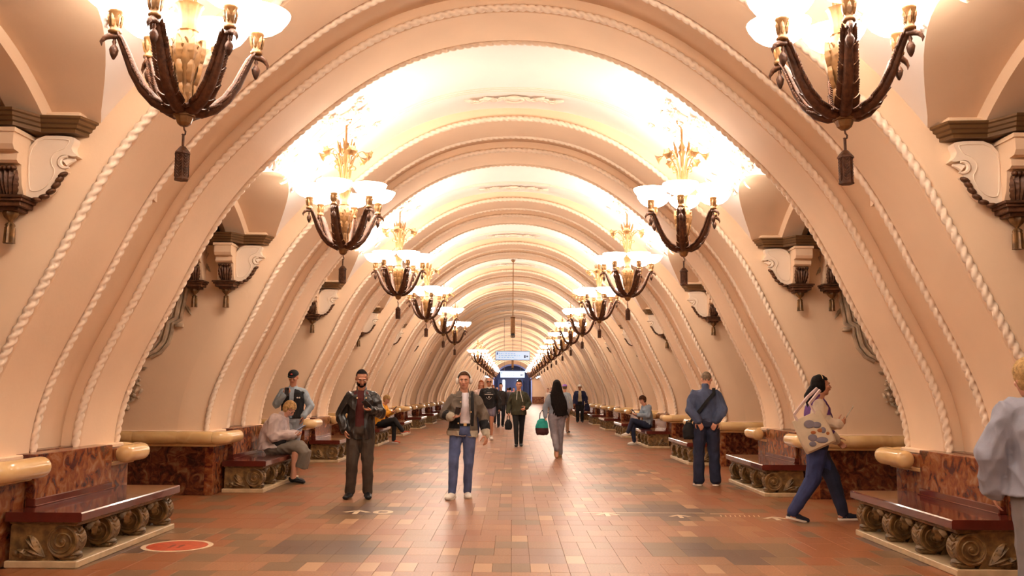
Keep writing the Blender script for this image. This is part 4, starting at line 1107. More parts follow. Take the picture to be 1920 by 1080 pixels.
def phone(at, d, n, label, J=None, col=None, scr=False):
    """a phone centred at world point at, long axis d, screen normal n"""
    d, n = V(d).normalized(), V(n); n = (n - d * n.dot(d)).normalized(); s = d.cross(n)
    Mt = Matrix((s, d, n)).transposed().to_4x4(); Mt.translation = V(at)
    t = empty('phone', (0, 0, 0), 0, label=label, cat='phone'); t.matrix_world = Mt
    b = MB(); b.cbox(-.036, .036, -.073, .073, -.0045, .0045, .003); b.build('body', col or M['phone'], t, smooth=False)
    b = MB(); b.box(-.033, .033, -.069, .069, .0046, .0052); b.build('screen', M['screen'] if scr else M['phone_glass'], t, smooth=False)
    b = MB(); b.cbox(-.030, -.008, .040, .066, -.0065, -.004, .001); b.build('camera_bump', M['phone_glass'], t, smooth=False)
    return t
M['phone'] = mat('phone_body', (.03, .03, .035), .3); M['phone_glass'] = mat('phone_glass', (.01, .01, .012), .08)
M['screen'] = mat('phone_screen', (.3, .4, .6), .2, emis=(.4, .6, 1), estr=2.0)
def W(J, p): return J['root'].matrix_basis @ V(p)
def Wd(J, d): return J['root'].matrix_basis.to_3x3() @ V(d)
def strap(pts, wd, m, name, parent, th=.004, up=None):
    b = MB(); P = [V(p) for p in pts]; rows = []
    for i, p in enumerate(P):
        t = (P[min(i + 1, len(P) - 1)] - P[max(0, i - 1)]).normalized(); n = V(up[i] if up else (0, -1, 0)); n = (n - t * n.dot(t)).normalized(); s = t.cross(n)
        rows.append([p - s * wd / 2 - n * th, p + s * wd / 2 - n * th, p + s * wd / 2 + n * th, p - s * wd / 2 + n * th])
    b.grid(rows, cv=True); b.f.append((0, 1, 2, 3)); b.f.append(tuple(len(b.v) - 4 + i for i in (3, 2, 1, 0)))
    return ob(name, b.mesh(name, m, angle=50), parent)
def face_pt(z, x, y): return (x, y, z)

H_BROWN, H_DARK, H_GREY, H_BLOND, H_RED = hair_mat('hair_brown', (.085, .035, .015)), hair_mat('hair_black', (.012, .008, .007)), hair_mat('hair_grey', (.25, .18, .12)), hair_mat('hair_blond', (.50, .30, .12)), hair_mat('hair_red', (.40, .10, .03))
DENIM = cloth('blue_denim', (.10, .13, .27), n=.35, ns=7); DENIM_D = cloth('dark_denim', (.022, .026, .055), n=.4, ns=7); DENIM_J = cloth('denim_jacket', (.075, .095, .17), n=.4, ns=6)
BLACK = cloth('black_cloth', (.012, .011, .012)); WHITE = cloth('white_leather', (.72, .66, .58), .5, n=.08); RUB = mat('white_rubber', (.70, .62, .52), .5); BLKL = cloth('black_leather', (.018, .015, .014), .32, bump=.3, n=.3, spec=.6, bs=40); BLKS = cloth('black_shoe', (.012, .011, .012), .4)
def paint(o, mats, fn):
    me = o.data
    for m in mats: me.materials.append(m)
    idx = [fn(p.center) for p in me.polygons]; me.polygons.foreach_set('material_index', idx); me.update()
def open_front(J, x0, wtop, wbot, zt, zb, side=1):
    """cut predicate for an open jacket: a wedge around x0 on the front"""
    c = J['side'].cross(V((0, 0, 1)))      # forward is -y for an upright body
    def f(co, n):
        if co.z > zt or co.z < zb - .05 or n.y > -.15 or co.y > -.01: return False
        u = (zt - co.z) / (zt - zb); return abs(co.x - x0) < wtop + (wbot - wtop) * u
    return f

# 1 the man with white headphones, walking towards the viewer
r_, J = person('person', 'man in white headphones and faded grey jacket walking towards the viewer holding a phone', (-.66, 12.42), 3, 1.68, 'fair',
    dict(pel=(-.01, 0, .95), hiR=(-.095, 0, .93), hiL=(.085, 0, .93), knR=(-.13, -.10, .51), anR=(-.145, -.10, .10), toR=(-.20, -.26, .035), knL=(.075, -.03, .50), anL=(.065, .08, .09), toL=(.08, -.10, .035),
         elR=(-.275, .02, 1.16), wrR=(-.165, -.24, 1.125), hdR=(.9, -.25, .12), hnR=(.0, -.25, 1), elL=(.285, .04, 1.13), wrL=(.315, -.07, .885), hdL=(.02, -.25, -1), hnL=(-.6, .5, 0), yaw=-4, pitch=2), vox=.007, hair=H_BROWN, hc=(.45, .35))
top(J, 'shirt', cloth('white_tshirt', (.72, .66, .70)), ease=.006, hem=-.04, sl=(.3, .3), rs=(.06, .05, .04), folds=.006)
jk = top(J, 'jacket', cloth('grey_denim_jacket', (.16, .125, .095), n=.45, ns=5), ease=.044, hem=.09, rs=(.080, .078, .062), cut=open_front(J, .02, .030, .085, 1.52, .70), folds=.020, thick=.006, collar=True, hemw=.03)
M['cream_cloth'] = cloth('cream_cloth', (.42, .36, .27)); M['black_sleeve'] = BLACK
def _p(c):
    if c.z < .90 and abs(c.x) < .22: return 1
    d = min((c - J['wrR']).length, (c - J['wrL']).length)
    if d < .085: return 1
    if abs(c.x) > .20 and d < .20: return 2
    if c.z < 1.10 and c.x < -.02 and c.y < 0 and abs(c.x) < .2 and c.z > .93: return 2
    return 0
paint(jk, [M['cream_cloth'], BLACK], _p)
e = MB()
for sx in (-1, 1): e.grid([[(.02 + sx * .045, -.085, 1.50), (.02 + sx * .10, -.06, 1.52), (.02 + sx * .13, -.03, 1.50)], [(.02 + sx * .055, -.135, 1.43), (.02 + sx * .11, -.115, 1.42), (.02 + sx * .14, -.08, 1.43)]])
me = e.mesh('collar', jk.data.materials[0]); ob('collar', me, r_)
trousers(J, 'jeans', DENIM, r=(.100, .074, .064, .058), folds=.012)
e = MB(); loft(e, [((0, 0, 1.02), .165, .118), ((0, 0, 1.055), .165, .118)]); ob('belt', e.mesh('belt', BLACK), r_)
e = MB(); e.cbox(.0, .045, -.130, -.112, 1.018, 1.058, .003); ob('buckle', e.mesh('buckle', M['roll']), r_)
shoes(J, WHITE, RUB, 1.12)
hairdo(J, H_BROWN, 'short')
hp = J['hp']; e = MB(); e.tube([hp(.096 * cos(a), .012, .020 + .108 * sin(a)) for a in [rad(4 + 172 * i / 16) for i in range(17)]], .010, 8, flat=1.8); hd = ob('headphones', e.mesh('headphones', WHITE), r_)
for sx in (-1, 1):
    e = MB(); e.ell(hp(sx * .092, .010, -.008), (.024, .036, .044), 12, 8); ob('ear_cup', e.mesh('ear_cup', WHITE), hd)
strap([(.12, -.118, 1.02), (.125, -.160, 1.2), (.12, -.150, 1.38), (.11, -.07, 1.50), (.10, .06, 1.46)], .045, BLACK, 'backpack_strap', r_, up=[(0, -1, 0), (0, -1, 0), (0, -1, .3), (0, -.5, 1), (0, 1, .5)])
for z, x in ((1.36, -.045), (1.22, -.058), (1.06, -.075), (1.22, .105)):
    e = MB(); e.lathe([(0, -.172), (.011, -.17), (.011, -.15)], (x, .0, z), 10, 'y'); ob('button', e.mesh('button', M['roll']), r_)
for c_ in r_.children:
    if c_.name.split('.')[0] in ('collar', 'belt', 'buckle', 'backpack_strap', 'button'): c_.scale = (J['S'] / 1.017,) * 3
phone(W(J, J['gR'] + V((.02, -.01, .055))), Wd(J, (.15, -.75, .62)), Wd(J, (0, .62, .75)), 'dark phone held at chest height by the man in white headphones')

# 2 the man in the black leather jacket
r_, J = person('person', 'balding bearded man in black leather jacket looking down at his phone', (-2.04, 12.34), 6, 1.71, 'tan',
    dict(nek=(0, -.005, 1.47), hed=(0, -.045, 1.625), elR=(-.285, .03, 1.13), wrR=(-.215, -.07, .93), hdR=(.3, -.1, -1), knR=(-.095, -.05, .50), anR=(-.125, .0, .09), toR=(-.16, -.16, .035), knL=(.105, -.03, .50), anL=(.115, .0, .09), toL=(.135, -.17, .035),
         elL=(.27, -.02, 1.15), wrL=(.155, -.26, 1.20), hdL=(-.85, -.45, .08), hnL=(-.05, -.25, 1), yaw=8, pitch=24), vox=.007, hair=H_DARK, hc=(.5, .5))
top(J, 'shirt', cloth('maroon_shirt', (.085, .014, .012)), ease=.008, hem=.02, sl=(.3, .3), rs=(.06, .05, .04), folds=.006)
top(J, 'jacket', BLKL, ease=.042, hem=.14, rs=(.078, .074, .060), cut=open_front(J, -.01, .035, .075, 1.50, .70), folds=.020, thick=.006, collar=True)
trousers(J, 'trousers', cloth('brown_grey_trousers', (.065, .045, .032), n=.25), r=(.108, .086, .076, .070), folds=.014)
shoes(J, BLKS, None, 1.15, high=True)
hairdo(J, H_DARK, 'buzz')
def beard_cut(J, zt=-.035):
    inv = J['R3'].inverted()
    def f(co, n):
        q = inv @ (co - J['hed']) / J['hs']; return q.z > zt + (.02 if abs(q.x) > .05 else 0) or q.y > .02 or (abs(q.x) < .020 and q.y < -.06 and q.z > -.064)
    return f
def beard(J, m):
    b = MB(); hp, R3, hs = J['hp'], J['R3'], J['hs']
    for c, r in (((0, -.016, -.055), (.069, .078, .068)), ((0, -.048, -.090), (.041, .039, .034)), ((0, -.022, -.075), (.061, .060, .046)), ((0, -.080, -.047), (.028, .020, .010))): b.ell(hp(*c), [q * hs for q in r], 16, 10, R3)
    ob('beard', fuse(b, 'beard', m, .006, 1, cut=beard_cut(J)), J['root'])
beard(J, H_DARK)
for x in (-.05, .075):
    e = MB(); e.lathe([(0, -.16), (.012, -.158), (.012, -.14)], (x, 0, 1.40), 10, 'y'); ob('snap', e.mesh('snap', M['roll']), r_)
for c_ in r_.children:
    if c_.name.split('.')[0] == 'snap': c_.scale = (J['S'] / 1.03,) * 3
phone(W(J, J['gL'] + V((-.01, -.01, .045))), Wd(J, (-.55, -.62, .55)), Wd(J, (0, .7, .7)), 'black phone in the palm of the bearded man in leather jacket')

# 3 the man with the cap leaning by the wall
r_, J = person('person', 'man in black cap and black vest over pale blue shirt, standing beside the left wall', (-3.78, 15.72), 8, 1.77, 'tan',
    dict(hed=(0, -.03, 1.63), elR=(-.265, -.02, 1.17), wrR=(-.12, -.24, 1.33), hdR=(.75, -.3, .6), hnR=(.3, .3, .9), elL=(.30, .04, 1.15), wrL=(.20, -.08, .98), hdL=(-.2, -.2, -1), knR=(-.02, -.06, .5), anR=(.06, -.04, .09), knL=(.06, .0, .5), anL=(-.04, .05, .09), yaw=-10, pitch=18), vox=.009, hair=H_GREY, hc=(.5, .4))
SH = cloth('pale_blue_shirt', (.33, .40, .46)); top(J, 'shirt', SH, ease=.016, hem=.02, sl=(1, 1), rs=(.074, .070, .056), folds=.016, collar=True)
top(J, 'vest', BLACK, ease=.045, hem=.0, sl=(0, 0), cut=open_front(J, -.01, .045, .012, 1.52, .80), folds=.010, thick=.005)
trousers(J, 'jeans', cloth('light_jeans', (.33, .37, .42), n=.3, ns=8), folds=.012)
shoes(J, BLKS, RUB)
def cap(J, m, m2=None, brim=True, peak=True, nm='cap', r=(.092, .108, .086), z=.045):
    b = MB(); hp, R3, hs = J['hp'], J['R3'], J['hs']; inv = R3.inverted()
    b.ell(hp(0, .01, z), [q * hs for q in r], 20, 14, R3)
    o = ob(nm, fuse(b, nm, m, .006, 1, cut=lambda co, n: (inv @ (co - J['hed'])).z / hs < .042, thick=-.004), J['root'])
    e = MB(); rows = []
    for rr, dz in ((.0, 0), (.5, .006), (1, -.006)):
        if peak: rows.append([hp((.072 + .012 * rr) * sin(a), -(.085 + .085 * rr) * cos(a) * (1) , .046 + dz - .012 * rr * 0) for a in [rad(-80 + 16 * i) for i in range(11)]])
        else: rows.append([hp((.088 + .05 * rr) * sin(a), .01 - (.10 + .05 * rr) * cos(a), .044 + dz) for a in [rad(15 * i) for i in range(25)]])
    e.grid(rows); me = e.mesh('brim', m2 or m); bm = bmesh.new(); bm.from_mesh(me); bmesh.ops.solidify(bm, geom=bm.faces[:], thickness=.004); bm.to_mesh(me); bm.free(); ob('brim', me, o); return o
cp = cap(J, BLACK)
M['red'] = mat('red_badge', (.45, .03, .02), .5)
e = MB(); e.ell(J['hp'](.0, -.100, .085), (.018, .006, .012), 10, 6); ob('badge', e.mesh('badge', M['red']), cp)
e = MB(); e.ell((.09, -.152, 1.30), (.018, .005, .012), 8, 5); e.ell((.125, -.145, 1.30), (.012, .005, .014), 8, 5); ob('badge', e.mesh('badge', WHITE), r_)
hairdo(J, H_GREY, 'buzz')
phone(W(J, (-.075, -.30, 1.40)), Wd(J, (.1, -.3, 1)), Wd(J, (.1, 1, .3)), 'phone held up in front of the chest of the man in the black cap')

# 4 elderly woman sitting on the second left bench
def skirt(J, m, secs, name='skirt', folds=.012, vox=.009):
    b = MB(); loft(b, secs, seg=24); return ob(name, fuse(b, name, m, vox, 2, folds=folds, fscale=11), J['root'])
r_, J = person('person', 'elderly woman in pale padded jacket and grey skirt sitting bent over her phone', (-3.74, 14.33), 84, 1.62, 'fair',
    dict(pel=(0, .0, .585), wai=(0, .02, .72), che=(0, -.04, .93), nek=(0, -.17, 1.11), hed=(0, -.27, 1.225), shR=(-.185, -.09, 1.05), shL=(.185, -.09, 1.05), elR=(-.27, -.10, .78), elL=(.27, -.10, .78), wrR=(-.10, -.37, .80), wrL=(.10, -.36, .79), hdR=(.45, -.8, .0), hdL=(-.45, -.8, .05), hnR=(.2, .2, 1), hnL=(-.2, .2, 1),
         hiR=(-.10, -.02, .58), hiL=(.10, -.02, .58), knR=(-.12, -.46, .60), knL=(.12, -.44, .60), anR=(-.10, -.42, .10), anL=(.10, -.33, .10), toR=(-.11, -.60, .035), toL=(.11, -.51, .035), pitch=42), vox=.009, fem=True, build=1.25, hair=H_BLOND, hc=(.6, .6))
PJ = cloth('pale_padded_jacket', (.50, .40, .37), n=.15); 
top(J, 'jacket', PJ, ease=.050, hem=.02, rs=(.098, .088, .070), folds=.022, collar=True, belly=.03, fscale=12, hemw=.04)
b = MB(); loft(b, [((0, .06, .50), .21, .16), ((0, -.05, .54), .22, .14), ((0, -.25, .55), .20, .115), ((0, -.44, .54), .19, .115), ((0, -.52, .46), .18, .10), ((0, -.50, .34), .17, .095), ((0, -.47, .24), .165, .10)], seg=24)
sk = ob('skirt', fuse(b, 'skirt', cloth('grey_green_skirt', (.17, .14, .11)), .009, 2, folds=.014, fscale=12), r_)
b = MB(); loft(b, [((0, .0, .575), .205, .10), ((0, -.12, .60), .225, .12), ((0, -.26, .65), .19, .05)], seg=20); ob('coat_hem', fuse(b, 'coat_hem', BLACK, .009, 1, folds=.006), r_)
shoes(J, BLKS, None, 1.12, low=True)
hairdo(J, H_BLOND, 'fringe')
e = MB(); hp = J['hp']
for sx in (-1, 1): e.tube([hp(sx * .034 + .026 * cos(a), -.094 + .008 * abs(cos(a)), -.002 + .019 * sin(a)) for a in [i * pi / 6 for i in range(12)]], .0025, 5, closed=True); e.tube([hp(sx * .060, -.088, .004), hp(sx * .080, -.02, .006)], .0025, 5)
e.tube([hp(-.01, -.096, .004), hp(.01, -.096, .004)], .0025, 5); ob('glasses', e.mesh('glasses', BLACK), r_)
phone(W(J, (0, -.46, .845)), Wd(J, (0, -.75, .45)), Wd(J, (0, .45, .75)), 'phone with glowing screen in the hands of the elderly woman on the bench', scr=True)

# 5 woman in yellow on the fourth left bench
r_, J = person('person', 'blond woman in bright yellow jacket sitting with crossed legs on a left bench', (-3.66, 25.35), 70, 1.66, 'fair',
    dict(pel=(0, .0, .57), wai=(0, .02, .72), che=(0, -.03, .93), nek=(0, -.11, 1.12), hed=(0, -.20, 1.25), shR=(-.17, -.05, 1.07), shL=(.17, -.05, 1.07), elR=(-.24, -.14, .82), elL=(.24, -.14, .82), wrR=(-.09, -.36, .90), wrL=(.09, -.36, .88), hdR=(.5, -.7, .1), hdL=(-.5, -.7, .1), hnR=(.2, .2, 1), hnL=(-.2, .2, 1),
         hiR=(-.09, -.02, .56), hiL=(.09, -.02, .56), knR=(.0, -.47, .68), knL=(.06, -.44, .56), anR=(.04, -.72, .36), toR=(.05, -.88, .34), anL=(.07, -.42, .10), toL=(.08, -.59, .035), pitch=30), vox=.012, fem=True, hair=H_BLOND)
top(J, 'jacket', cloth('yellow_jacket', (.78, .36, .03)), ease=.04, hem=.02, rs=(.085, .078, .062), folds=.02, belly=.02)
trousers(J, 'trousers', BLACK, folds=.012); shoes(J, cloth('red_shoe', (.45, .09, .04)), WHITE, 1.0, low=True)
hairdo(J, H_BLOND, 'fringe')
phone(W(J, (0, -.45, .95)), Wd(J, (0, -.6, .6)), Wd(J, (0, .6, .6)), 'phone held by the woman in the yellow jacket')

# 6 the bald man in black sweatshirt and shorts
r_, J = person('person', 'bald man in sunglasses, black sweatshirt with white print and short shorts, walking', (-.70, 27.4), 0, 1.84, 'tan',
    dict(elR=(-.26, .02, 1.14), elL=(.28, .02, 1.12), wrR=(-.27, .03, .90), wrL=(.30, -.08, .88), knR=(-.10, .0, .50), anR=(-.08, .14, .12), toR=(-.08, -.02, .04), knL=(.08, -.10, .50), anL=(.07, -.10, .09)), vox=.010, build=1.05, hair=H_BROWN)
top(J, 'sweatshirt', BLACK, ease=.042, hem=.06, rs=(.082, .078, .062), folds=.016, collar=False)
e = MB(); rc(e, J['nek'] + V((0, 0, -.012)), .080, J['nek'] + V((0, 0, .018)), .070); ob('collar', e.mesh('collar', WHITE), r_)
trousers(J, 'shorts', cloth('grey_lilac_shorts', (.20, .18, .24)), upto=.22, r=(.115, .105, .07, .06)); shoes(J, WHITE, RUB, 1.1)
e = MB(); r2 = random.Random(4)
for i in range(9):
    x = -.115 + i * .0285; y_ = -.172 + abs(x) * .22
    e.box(x - .011, x + .011, y_ - .006, y_ + .012, 1.33, 1.356)
for i in range(5): x = -.05 + i * .025; e.box(x - .008, x + .008, -.168, -.15, 1.385, 1.395)
e.lathe([(0, -.176), (.022, -.176), (.022, -.15)], (0, 0, 1.268), 12, 'y')
for i in range(12):
    a = pi + pi * (i + .5) / 12; e.box(.07 * cos(a) - .006, .07 * cos(a) + .006, -.172, -.15, 1.27 + .065 * sin(a) - .006, 1.27 + .065 * sin(a) + .006)
ob('chest_print', e.mesh('chest_print', WHITE, smooth=False), r_)
hp = J['hp']; e = MB()
for sx in (-1, 1): e.ell(hp(sx * .033, -.092, .002), (.028, .010, .020), 10, 6); e.tube([hp(sx * .058, -.086, .006), hp(sx * .082, -.0, .006)], .003, 5)
ob('sunglasses', e.mesh('sunglasses', M['phone_glass']), r_)
# 6b red-haired person behind him
r_, J = person('person', 'red-haired person in pale top half hidden behind the bald man in sunglasses', (-1.05, 30.6), 0, 1.80, 'fair', dict(), vox=.013, fem=True, feat=False)
top(J, 'top', cloth('pale_top', (.62, .45, .40)), folds=.012); trousers(J, 'trousers', DENIM_D); shoes(J, BLKS); 
def long_extra(b, he, hp_):
    he((0, .05, -.06), (.10, .07, .14)); he((0, .09, -.20), (.11, .055, .16))
hairdo(J, H_RED, 'long', extra=long_extra, vox=.012)

# 7 the woman in the olive hoodie
r_, J = person('person', 'woman in dark olive hoodie and black leggings walking towards the viewer', (.17, 23.9), 0, 1.72, 'fair',
    dict(elR=(-.25, .03, 1.14), wrR=(-.285, -.02, .91), elL=(.275, .05, 1.16), wrL=(.20, -.14, 1.03), hdL=(-.7, -.3, -.3), hnL=(-.3, 1, .2), knR=(-.07, -.12, .52), anR=(-.06, -.16, .10), toR=(-.07, -.33, .05), knL=(.075, .02, .50), anL=(.06, .16, .10), toL=(.07, -.0, .04), pitch=4, yaw=-6, tilt=3), vox=.009, fem=True, build=1.05, hair=H_DARK)
OL = cloth('olive_hoodie', (.045, .042, .022)); top(J, 'hoodie', OL, ease=.045, hem=.10, rs=(.080, .076, .060), folds=.016, hood=True, belly=.01)
trousers(J, 'leggings', BLACK, r=(.095, .066, .060, .048), folds=.006); shoes(J, BLKS, RUB, 1.05)
for sx in (-1, 1):
    e = MB(); e.tube([(sx * .045, -.105, 1.45), (sx * .052, -.150, 1.36), (sx * (.060 if sx < 0 else .105), -.168, 1.22 if sx < 0 else 1.17)], .007, 6); ob('drawstring', e.mesh('drawstring', WHITE), r_)
def bun_extra(b, he, hp_): he((0, .07, .10), (.045, .045, .04))
hairdo(J, H_DARK, 'short')
b = MB(); b.ell(J['hp'](0, .07, .10), (.05, .05, .042), 12, 8); ob('hair_bun', b.mesh('hair_bun', H_DARK), r_)
def bag(name, label, at, w2, h, d, m, m_low=None, handle=.16, mh=None, zsplit=.4, rz=0):
    t = empty(name, at, rz, label=label, cat='bag'); b = MB()
    loft(b, [((0, 0, -h), w2 * .75, d * .7), ((0, 0, -h * .85), w2 * .98, d), ((0, 0, -h * .5), w2, d), ((0, 0, -h * .15), w2 * .72, d * .7), ((0, 0, 0), w2 * .42, d * .35)], seg=18)
    o = ob('bag_body', fuse(b, 'bag_body', m, .010, 2, folds=.012, fscale=14), t)
    if m_low: paint(o, [m_low], lambda c: 1 if c.z < -h * (1 - zsplit) else 0)
    e = MB(); e.tube([(-w2 * .4, 0, -h * .08), (-w2 * .3, 0, handle * .6), (0, 0, handle), (w2 * .3, 0, handle * .6), (w2 * .4, 0, -h * .08)], .010, 6); ob('handle', e.mesh('handle', mh or m), t); return t
gp = W(J, J['gR']); bag('handbag', 'black drawstring bag hanging from the hand of the woman in the olive hoodie', (gp.x - .02, gp.y, gp.z - .12), .10, .26, .07, BLACK, handle=.13)

# 8 the woman with very long black hair
r_, J = person('person', 'woman with very long black hair and grey jeans walking away from the viewer', (.98, 20.2), 186, 1.68, 'fair',
    dict(elR=(-.27, .05, 1.13), wrR=(-.24, -.10, .93), elL=(.27, .0, 1.12), wrL=(.27, .06, .93), knR=(-.075, -.04, .50), anR=(-.07, .0, .09), knL=(.06, .05, .50), anL=(.05, .34, .22), toL=(.05, .37, .04), yaw=0), vox=.009, fem=True, build=1.08, feat=False)
top(J, 'top', cloth('grey_blue_top', (.25, .28, .33)), ease=.02, hem=-.05, rs=(.070, .064, .052), folds=.012)
e = MB(); loft(e, [((0, 0, .97), .150, .108), ((0, 0, 1.005), .146, .104)]); ob('belt', e.mesh('belt', cloth('tan_belt', (.20, .10, .04))), r_)
trousers(J, 'jeans', cloth('grey_lilac_jeans', (.25, .225, .25), n=.25, ns=9), r=(.112, .084, .072, .064), folds=.012, ease=.024)
shoes(J, cloth('tan_shoe', (.40, .27, .13), .6), cloth('tan_sole', (.36, .24, .10)), 1.1)
def lh(b, he, hp_):
    loft(b, [(hp_(0, .03, .06), .085, .09), (hp_(0, .06, -.06), .115, .09), (hp_(.01, .10, -.2), .15, .075), (hp_(-.03, .135, -.38), .18, .065), (hp_(-.07, .15, -.55), .16, .05), (hp_(-.09, .155, -.68), .10, .03)])
    for i in range(9): rc(b, hp_(-.17 + .03 * i, .14, -.5), .022, hp_(-.26 + .045 * i, .15, -.70 + .03 * (i % 3)), .008)
hairdo(J, H_DARK, 'long', extra=lh, vox=.009)
gp = W(J, J['gL']); M['teal'] = cloth('teal_fabric', (.02, .28, .24)); M['maroon'] = cloth('dark_maroon_fabric', (.07, .02, .02))
bag('shoulder_bag', 'teal bag with dark maroon bottom carried by the long-haired woman', (gp.x - .10, gp.y, gp.z + .02), .15, .36, .09, M['teal'], M['maroon'], handle=.18, mh=BLACK, zsplit=.42)

# 9 person with purple cap
r_, J = person('person', 'person in purple cap and pale blue shirt partly hidden behind the long-haired woman', (1.86, 32.5), 160, 1.70, 'fair', dict(), vox=.013, feat=False)
top(J, 'shirt', SH, folds=.012); trousers(J, 'trousers', cloth('tan_trousers', (.30, .17, .10))); shoes(J, BLKS); hairdo(J, H_GREY, 'short', vox=.01); cap(J, cloth('purple_cloth', (.35, .16, .55)), nm='cap')

# 10 man with white hat
r_, J = person('person', 'man in white hat and open navy jacket over cream shirt standing near the right benches', (3.22, 43.6), -4, 1.79, 'tan', dict(elL=(.29, .02, 1.15), wrL=(.30, .0, .93)), vox=.012, build=1.05, feat=False)
top(J, 'shirt', cloth('cream_shirt', (.55, .44, .28)), ease=.01, hem=0, sl=(.3, .3)); top(J, 'jacket', cloth('navy_jacket', (.022, .025, .07)), ease=.05, hem=.12, cut=open_front(J, 0, .06, .11, 1.50, .75), thick=.005, rs=(.09, .08, .06), folds=.014)
trousers(J, 'trousers', BLACK, r=(.11, .085, .078, .07)); shoes(J, BLKS); cap(J, WHITE, peak=False, nm='hat')
gp = W(J, J['gL']); bag('carrier_bag', 'dark navy bag held by the man in the white hat', (gp.x + .06, gp.y, gp.z + .05), .13, .38, .08, cloth('navy_bag', (.02, .02, .05)), handle=.12)

# 11 woman on the right bench
r_, J = person('person', 'woman in pale blue jacket and jeans sitting cross-legged on a right bench', (3.72, 25.25), -72, 1.66, 'fair',
    dict(pel=(0, .0, .57), wai=(0, .02, .72), che=(0, -.01, .95), nek=(0, -.06, 1.14), hed=(0, -.14, 1.28), shR=(-.175, -.02, 1.09), shL=(.175, -.02, 1.09), elR=(-.25, -.09, .84), elL=(.25, -.09, .84), wrR=(-.09, -.33, .86), wrL=(.09, -.33, .86), hdR=(.5, -.7, .1), hdL=(-.5, -.7, .1), hnR=(.2, .2, 1), hnL=(-.2, .2, 1),
         hiR=(-.09, -.02, .56), hiL=(.09, -.02, .56), knR=(-.08, -.42, .56), knL=(-.02, -.47, .70), anR=(-.09, -.38, .10), toR=(-.10, -.55, .035), anL=(-.12, -.56, .36), toL=(-.13, -.71, .29), pitch=26), vox=.010, fem=True, hair=H_BROWN)
top(J, 'jacket', cloth('pale_blue_jacket', (.25, .31, .38)), ease=.035, hem=.02, rs=(.084, .076, .060), folds=.018, belly=.015); trousers(J, 'jeans', DENIM_D, folds=.012); shoes(J, WHITE, RUB, 1.1)
hairdo(J, H_BROWN, 'fringe'); phone(W(J, (0, -.42, .92)), Wd(J, (0, -.6, .6)), Wd(J, (0, .6, .6)), 'phone held by the woman in the pale blue jacket')

# 12 man in denim jacket seen from behind
r_, J = person('person', 'man in blue denim jacket seen from behind with hands in back pockets', (3.02, 14.28), 176, 1.80, 'fair',
    dict(che=(0, -.01, 1.27), nek=(-.01, -.05, 1.46), hed=(-.035, -.12, 1.585), shR=(-.172, -.02, 1.355), shL=(.172, -.02, 1.355), elR=(-.245, .07, 1.13), wrR=(-.14, .13, .975), hdR=(.5, .15, -1), hnR=(0, -1, 0), elL=(.245, .07, 1.13), wrL=(.14, .13, .975), hdL=(-.5, .15, -1), hnL=(0, -1, 0),
         knR=(-.11, -.01, .50), anR=(-.125, .02, .09), toR=(-.16, -.15, .035), knL=(.115, .0, .50), anL=(.125, .02, .09), toL=(.15, -.15, .035), yaw=-14, pitch=28), vox=.007, build=1.03, hair=H_GREY, hc=(.3, .3))
top(J, 'jacket', DENIM_J, ease=.030, hem=-.005, rs=(.076, .076, .062), folds=.022, collar=True, hemw=-.01, fscale=10)
trousers(J, 'jeans', DENIM_D, r=(.112, .088, .080, .078), folds=.014, flare=.006); shoes(J, BLKS, RUB, 1.1); hairdo(J, H_GREY, 'buzz')
strap([(-.135, -.12, 1.44), (-.13, .0, 1.50), (-.115, .10, 1.42), (.0, .158, 1.30), (.10, .155, 1.17), (.20, .10, 1.05), (.24, .0, .97)], .05, BLACK, 'bag_strap', r_, up=[(0, -1, 0), (0, 0, 1), (0, 1, .6), (0, 1, .1), (0, 1, 0), (.5, 1, 0), (1, .2, 0)])
gp = W(J, (.27, .02, .97)); bag('crossbody_bag', 'black crossbody bag at the left hip of the man in blue denim', (gp.x, gp.y, gp.z), .10, .26, .06, BLACK, handle=.02)

# 13 woman walking to the right with the tote bag
r_, J = person('person', 'dark-haired woman in purple and white jacket striding to the right with a phone', (3.46, 10.42), 88, 1.64, 'tan',
    dict(pel=(0, .03, .91), wai=(0, .0, 1.06), che=(0, -.02, 1.26), nek=(0, -.03, 1.46), hed=(0, -.07, 1.615), elR=(-.25, .07, 1.17), wrR=(-.17, -.20, 1.155), hdR=(.15, -.85, .35), hnR=(.9, .1, .35), elL=(.235, -.10, 1.15), wrL=(.22, -.28, .96), hdL=(.0, -.75, -.6), hnL=(-.9, .0, -.2),
         hiR=(-.09, .02, .90), hiL=(.09, .02, .90), knR=(-.10, .09, .50), anR=(-.09, .34, .115), toR=(-.09, .19, .03), knL=(.10, -.20, .50), anL=(.09, -.31, .09), toL=(.09, -.48, .045), pitch=-3), vox=.007, fem=True, build=1.14, hair=H_DARK, hc=(.65, .2))
PU = cloth('purple_jacket', (.11, .035, .17)); CW = cloth('cream_sleeve', (.62, .50, .38))
jk = top(J, 'jacket', PU, ease=.040, hem=-.05, rs=(.082, .086, .066), folds=.020, collar=True, belly=.01)
def _p2(c):
    for s in 'RL':
        sh, el, wr = J['sh' + s], J['el' + s], J['wr' + s]
        for a, e_ in ((sh, el), (el, wr)):
            t = max(0, min(1, (c - a).dot(e_ - a) / (e_ - a).length_squared))
            if (c - (a + (e_ - a) * t)).length < .098 and abs(c.x) > .145:
                return 0 if (s == 'L' and a is el and .6 < t < .75) else 1
    return 1 if c.z < 1.02 * J['S'] else 0
paint(jk, [CW], _p2)
trousers(J, 'jeans', DENIM_D, r=(.112, .082, .070, .060), folds=.012); shoes(J, cloth('navy_shoe', (.014, .016, .03)), RUB, 1.08)
for v in J['root'].children:
    if v.name.startswith('jeans'): paint(v, [cloth('indigo_denim', (.035, .045, .13), n=.3)], lambda c: 1 if c.x < -.0 and c.z < .8 else 0)
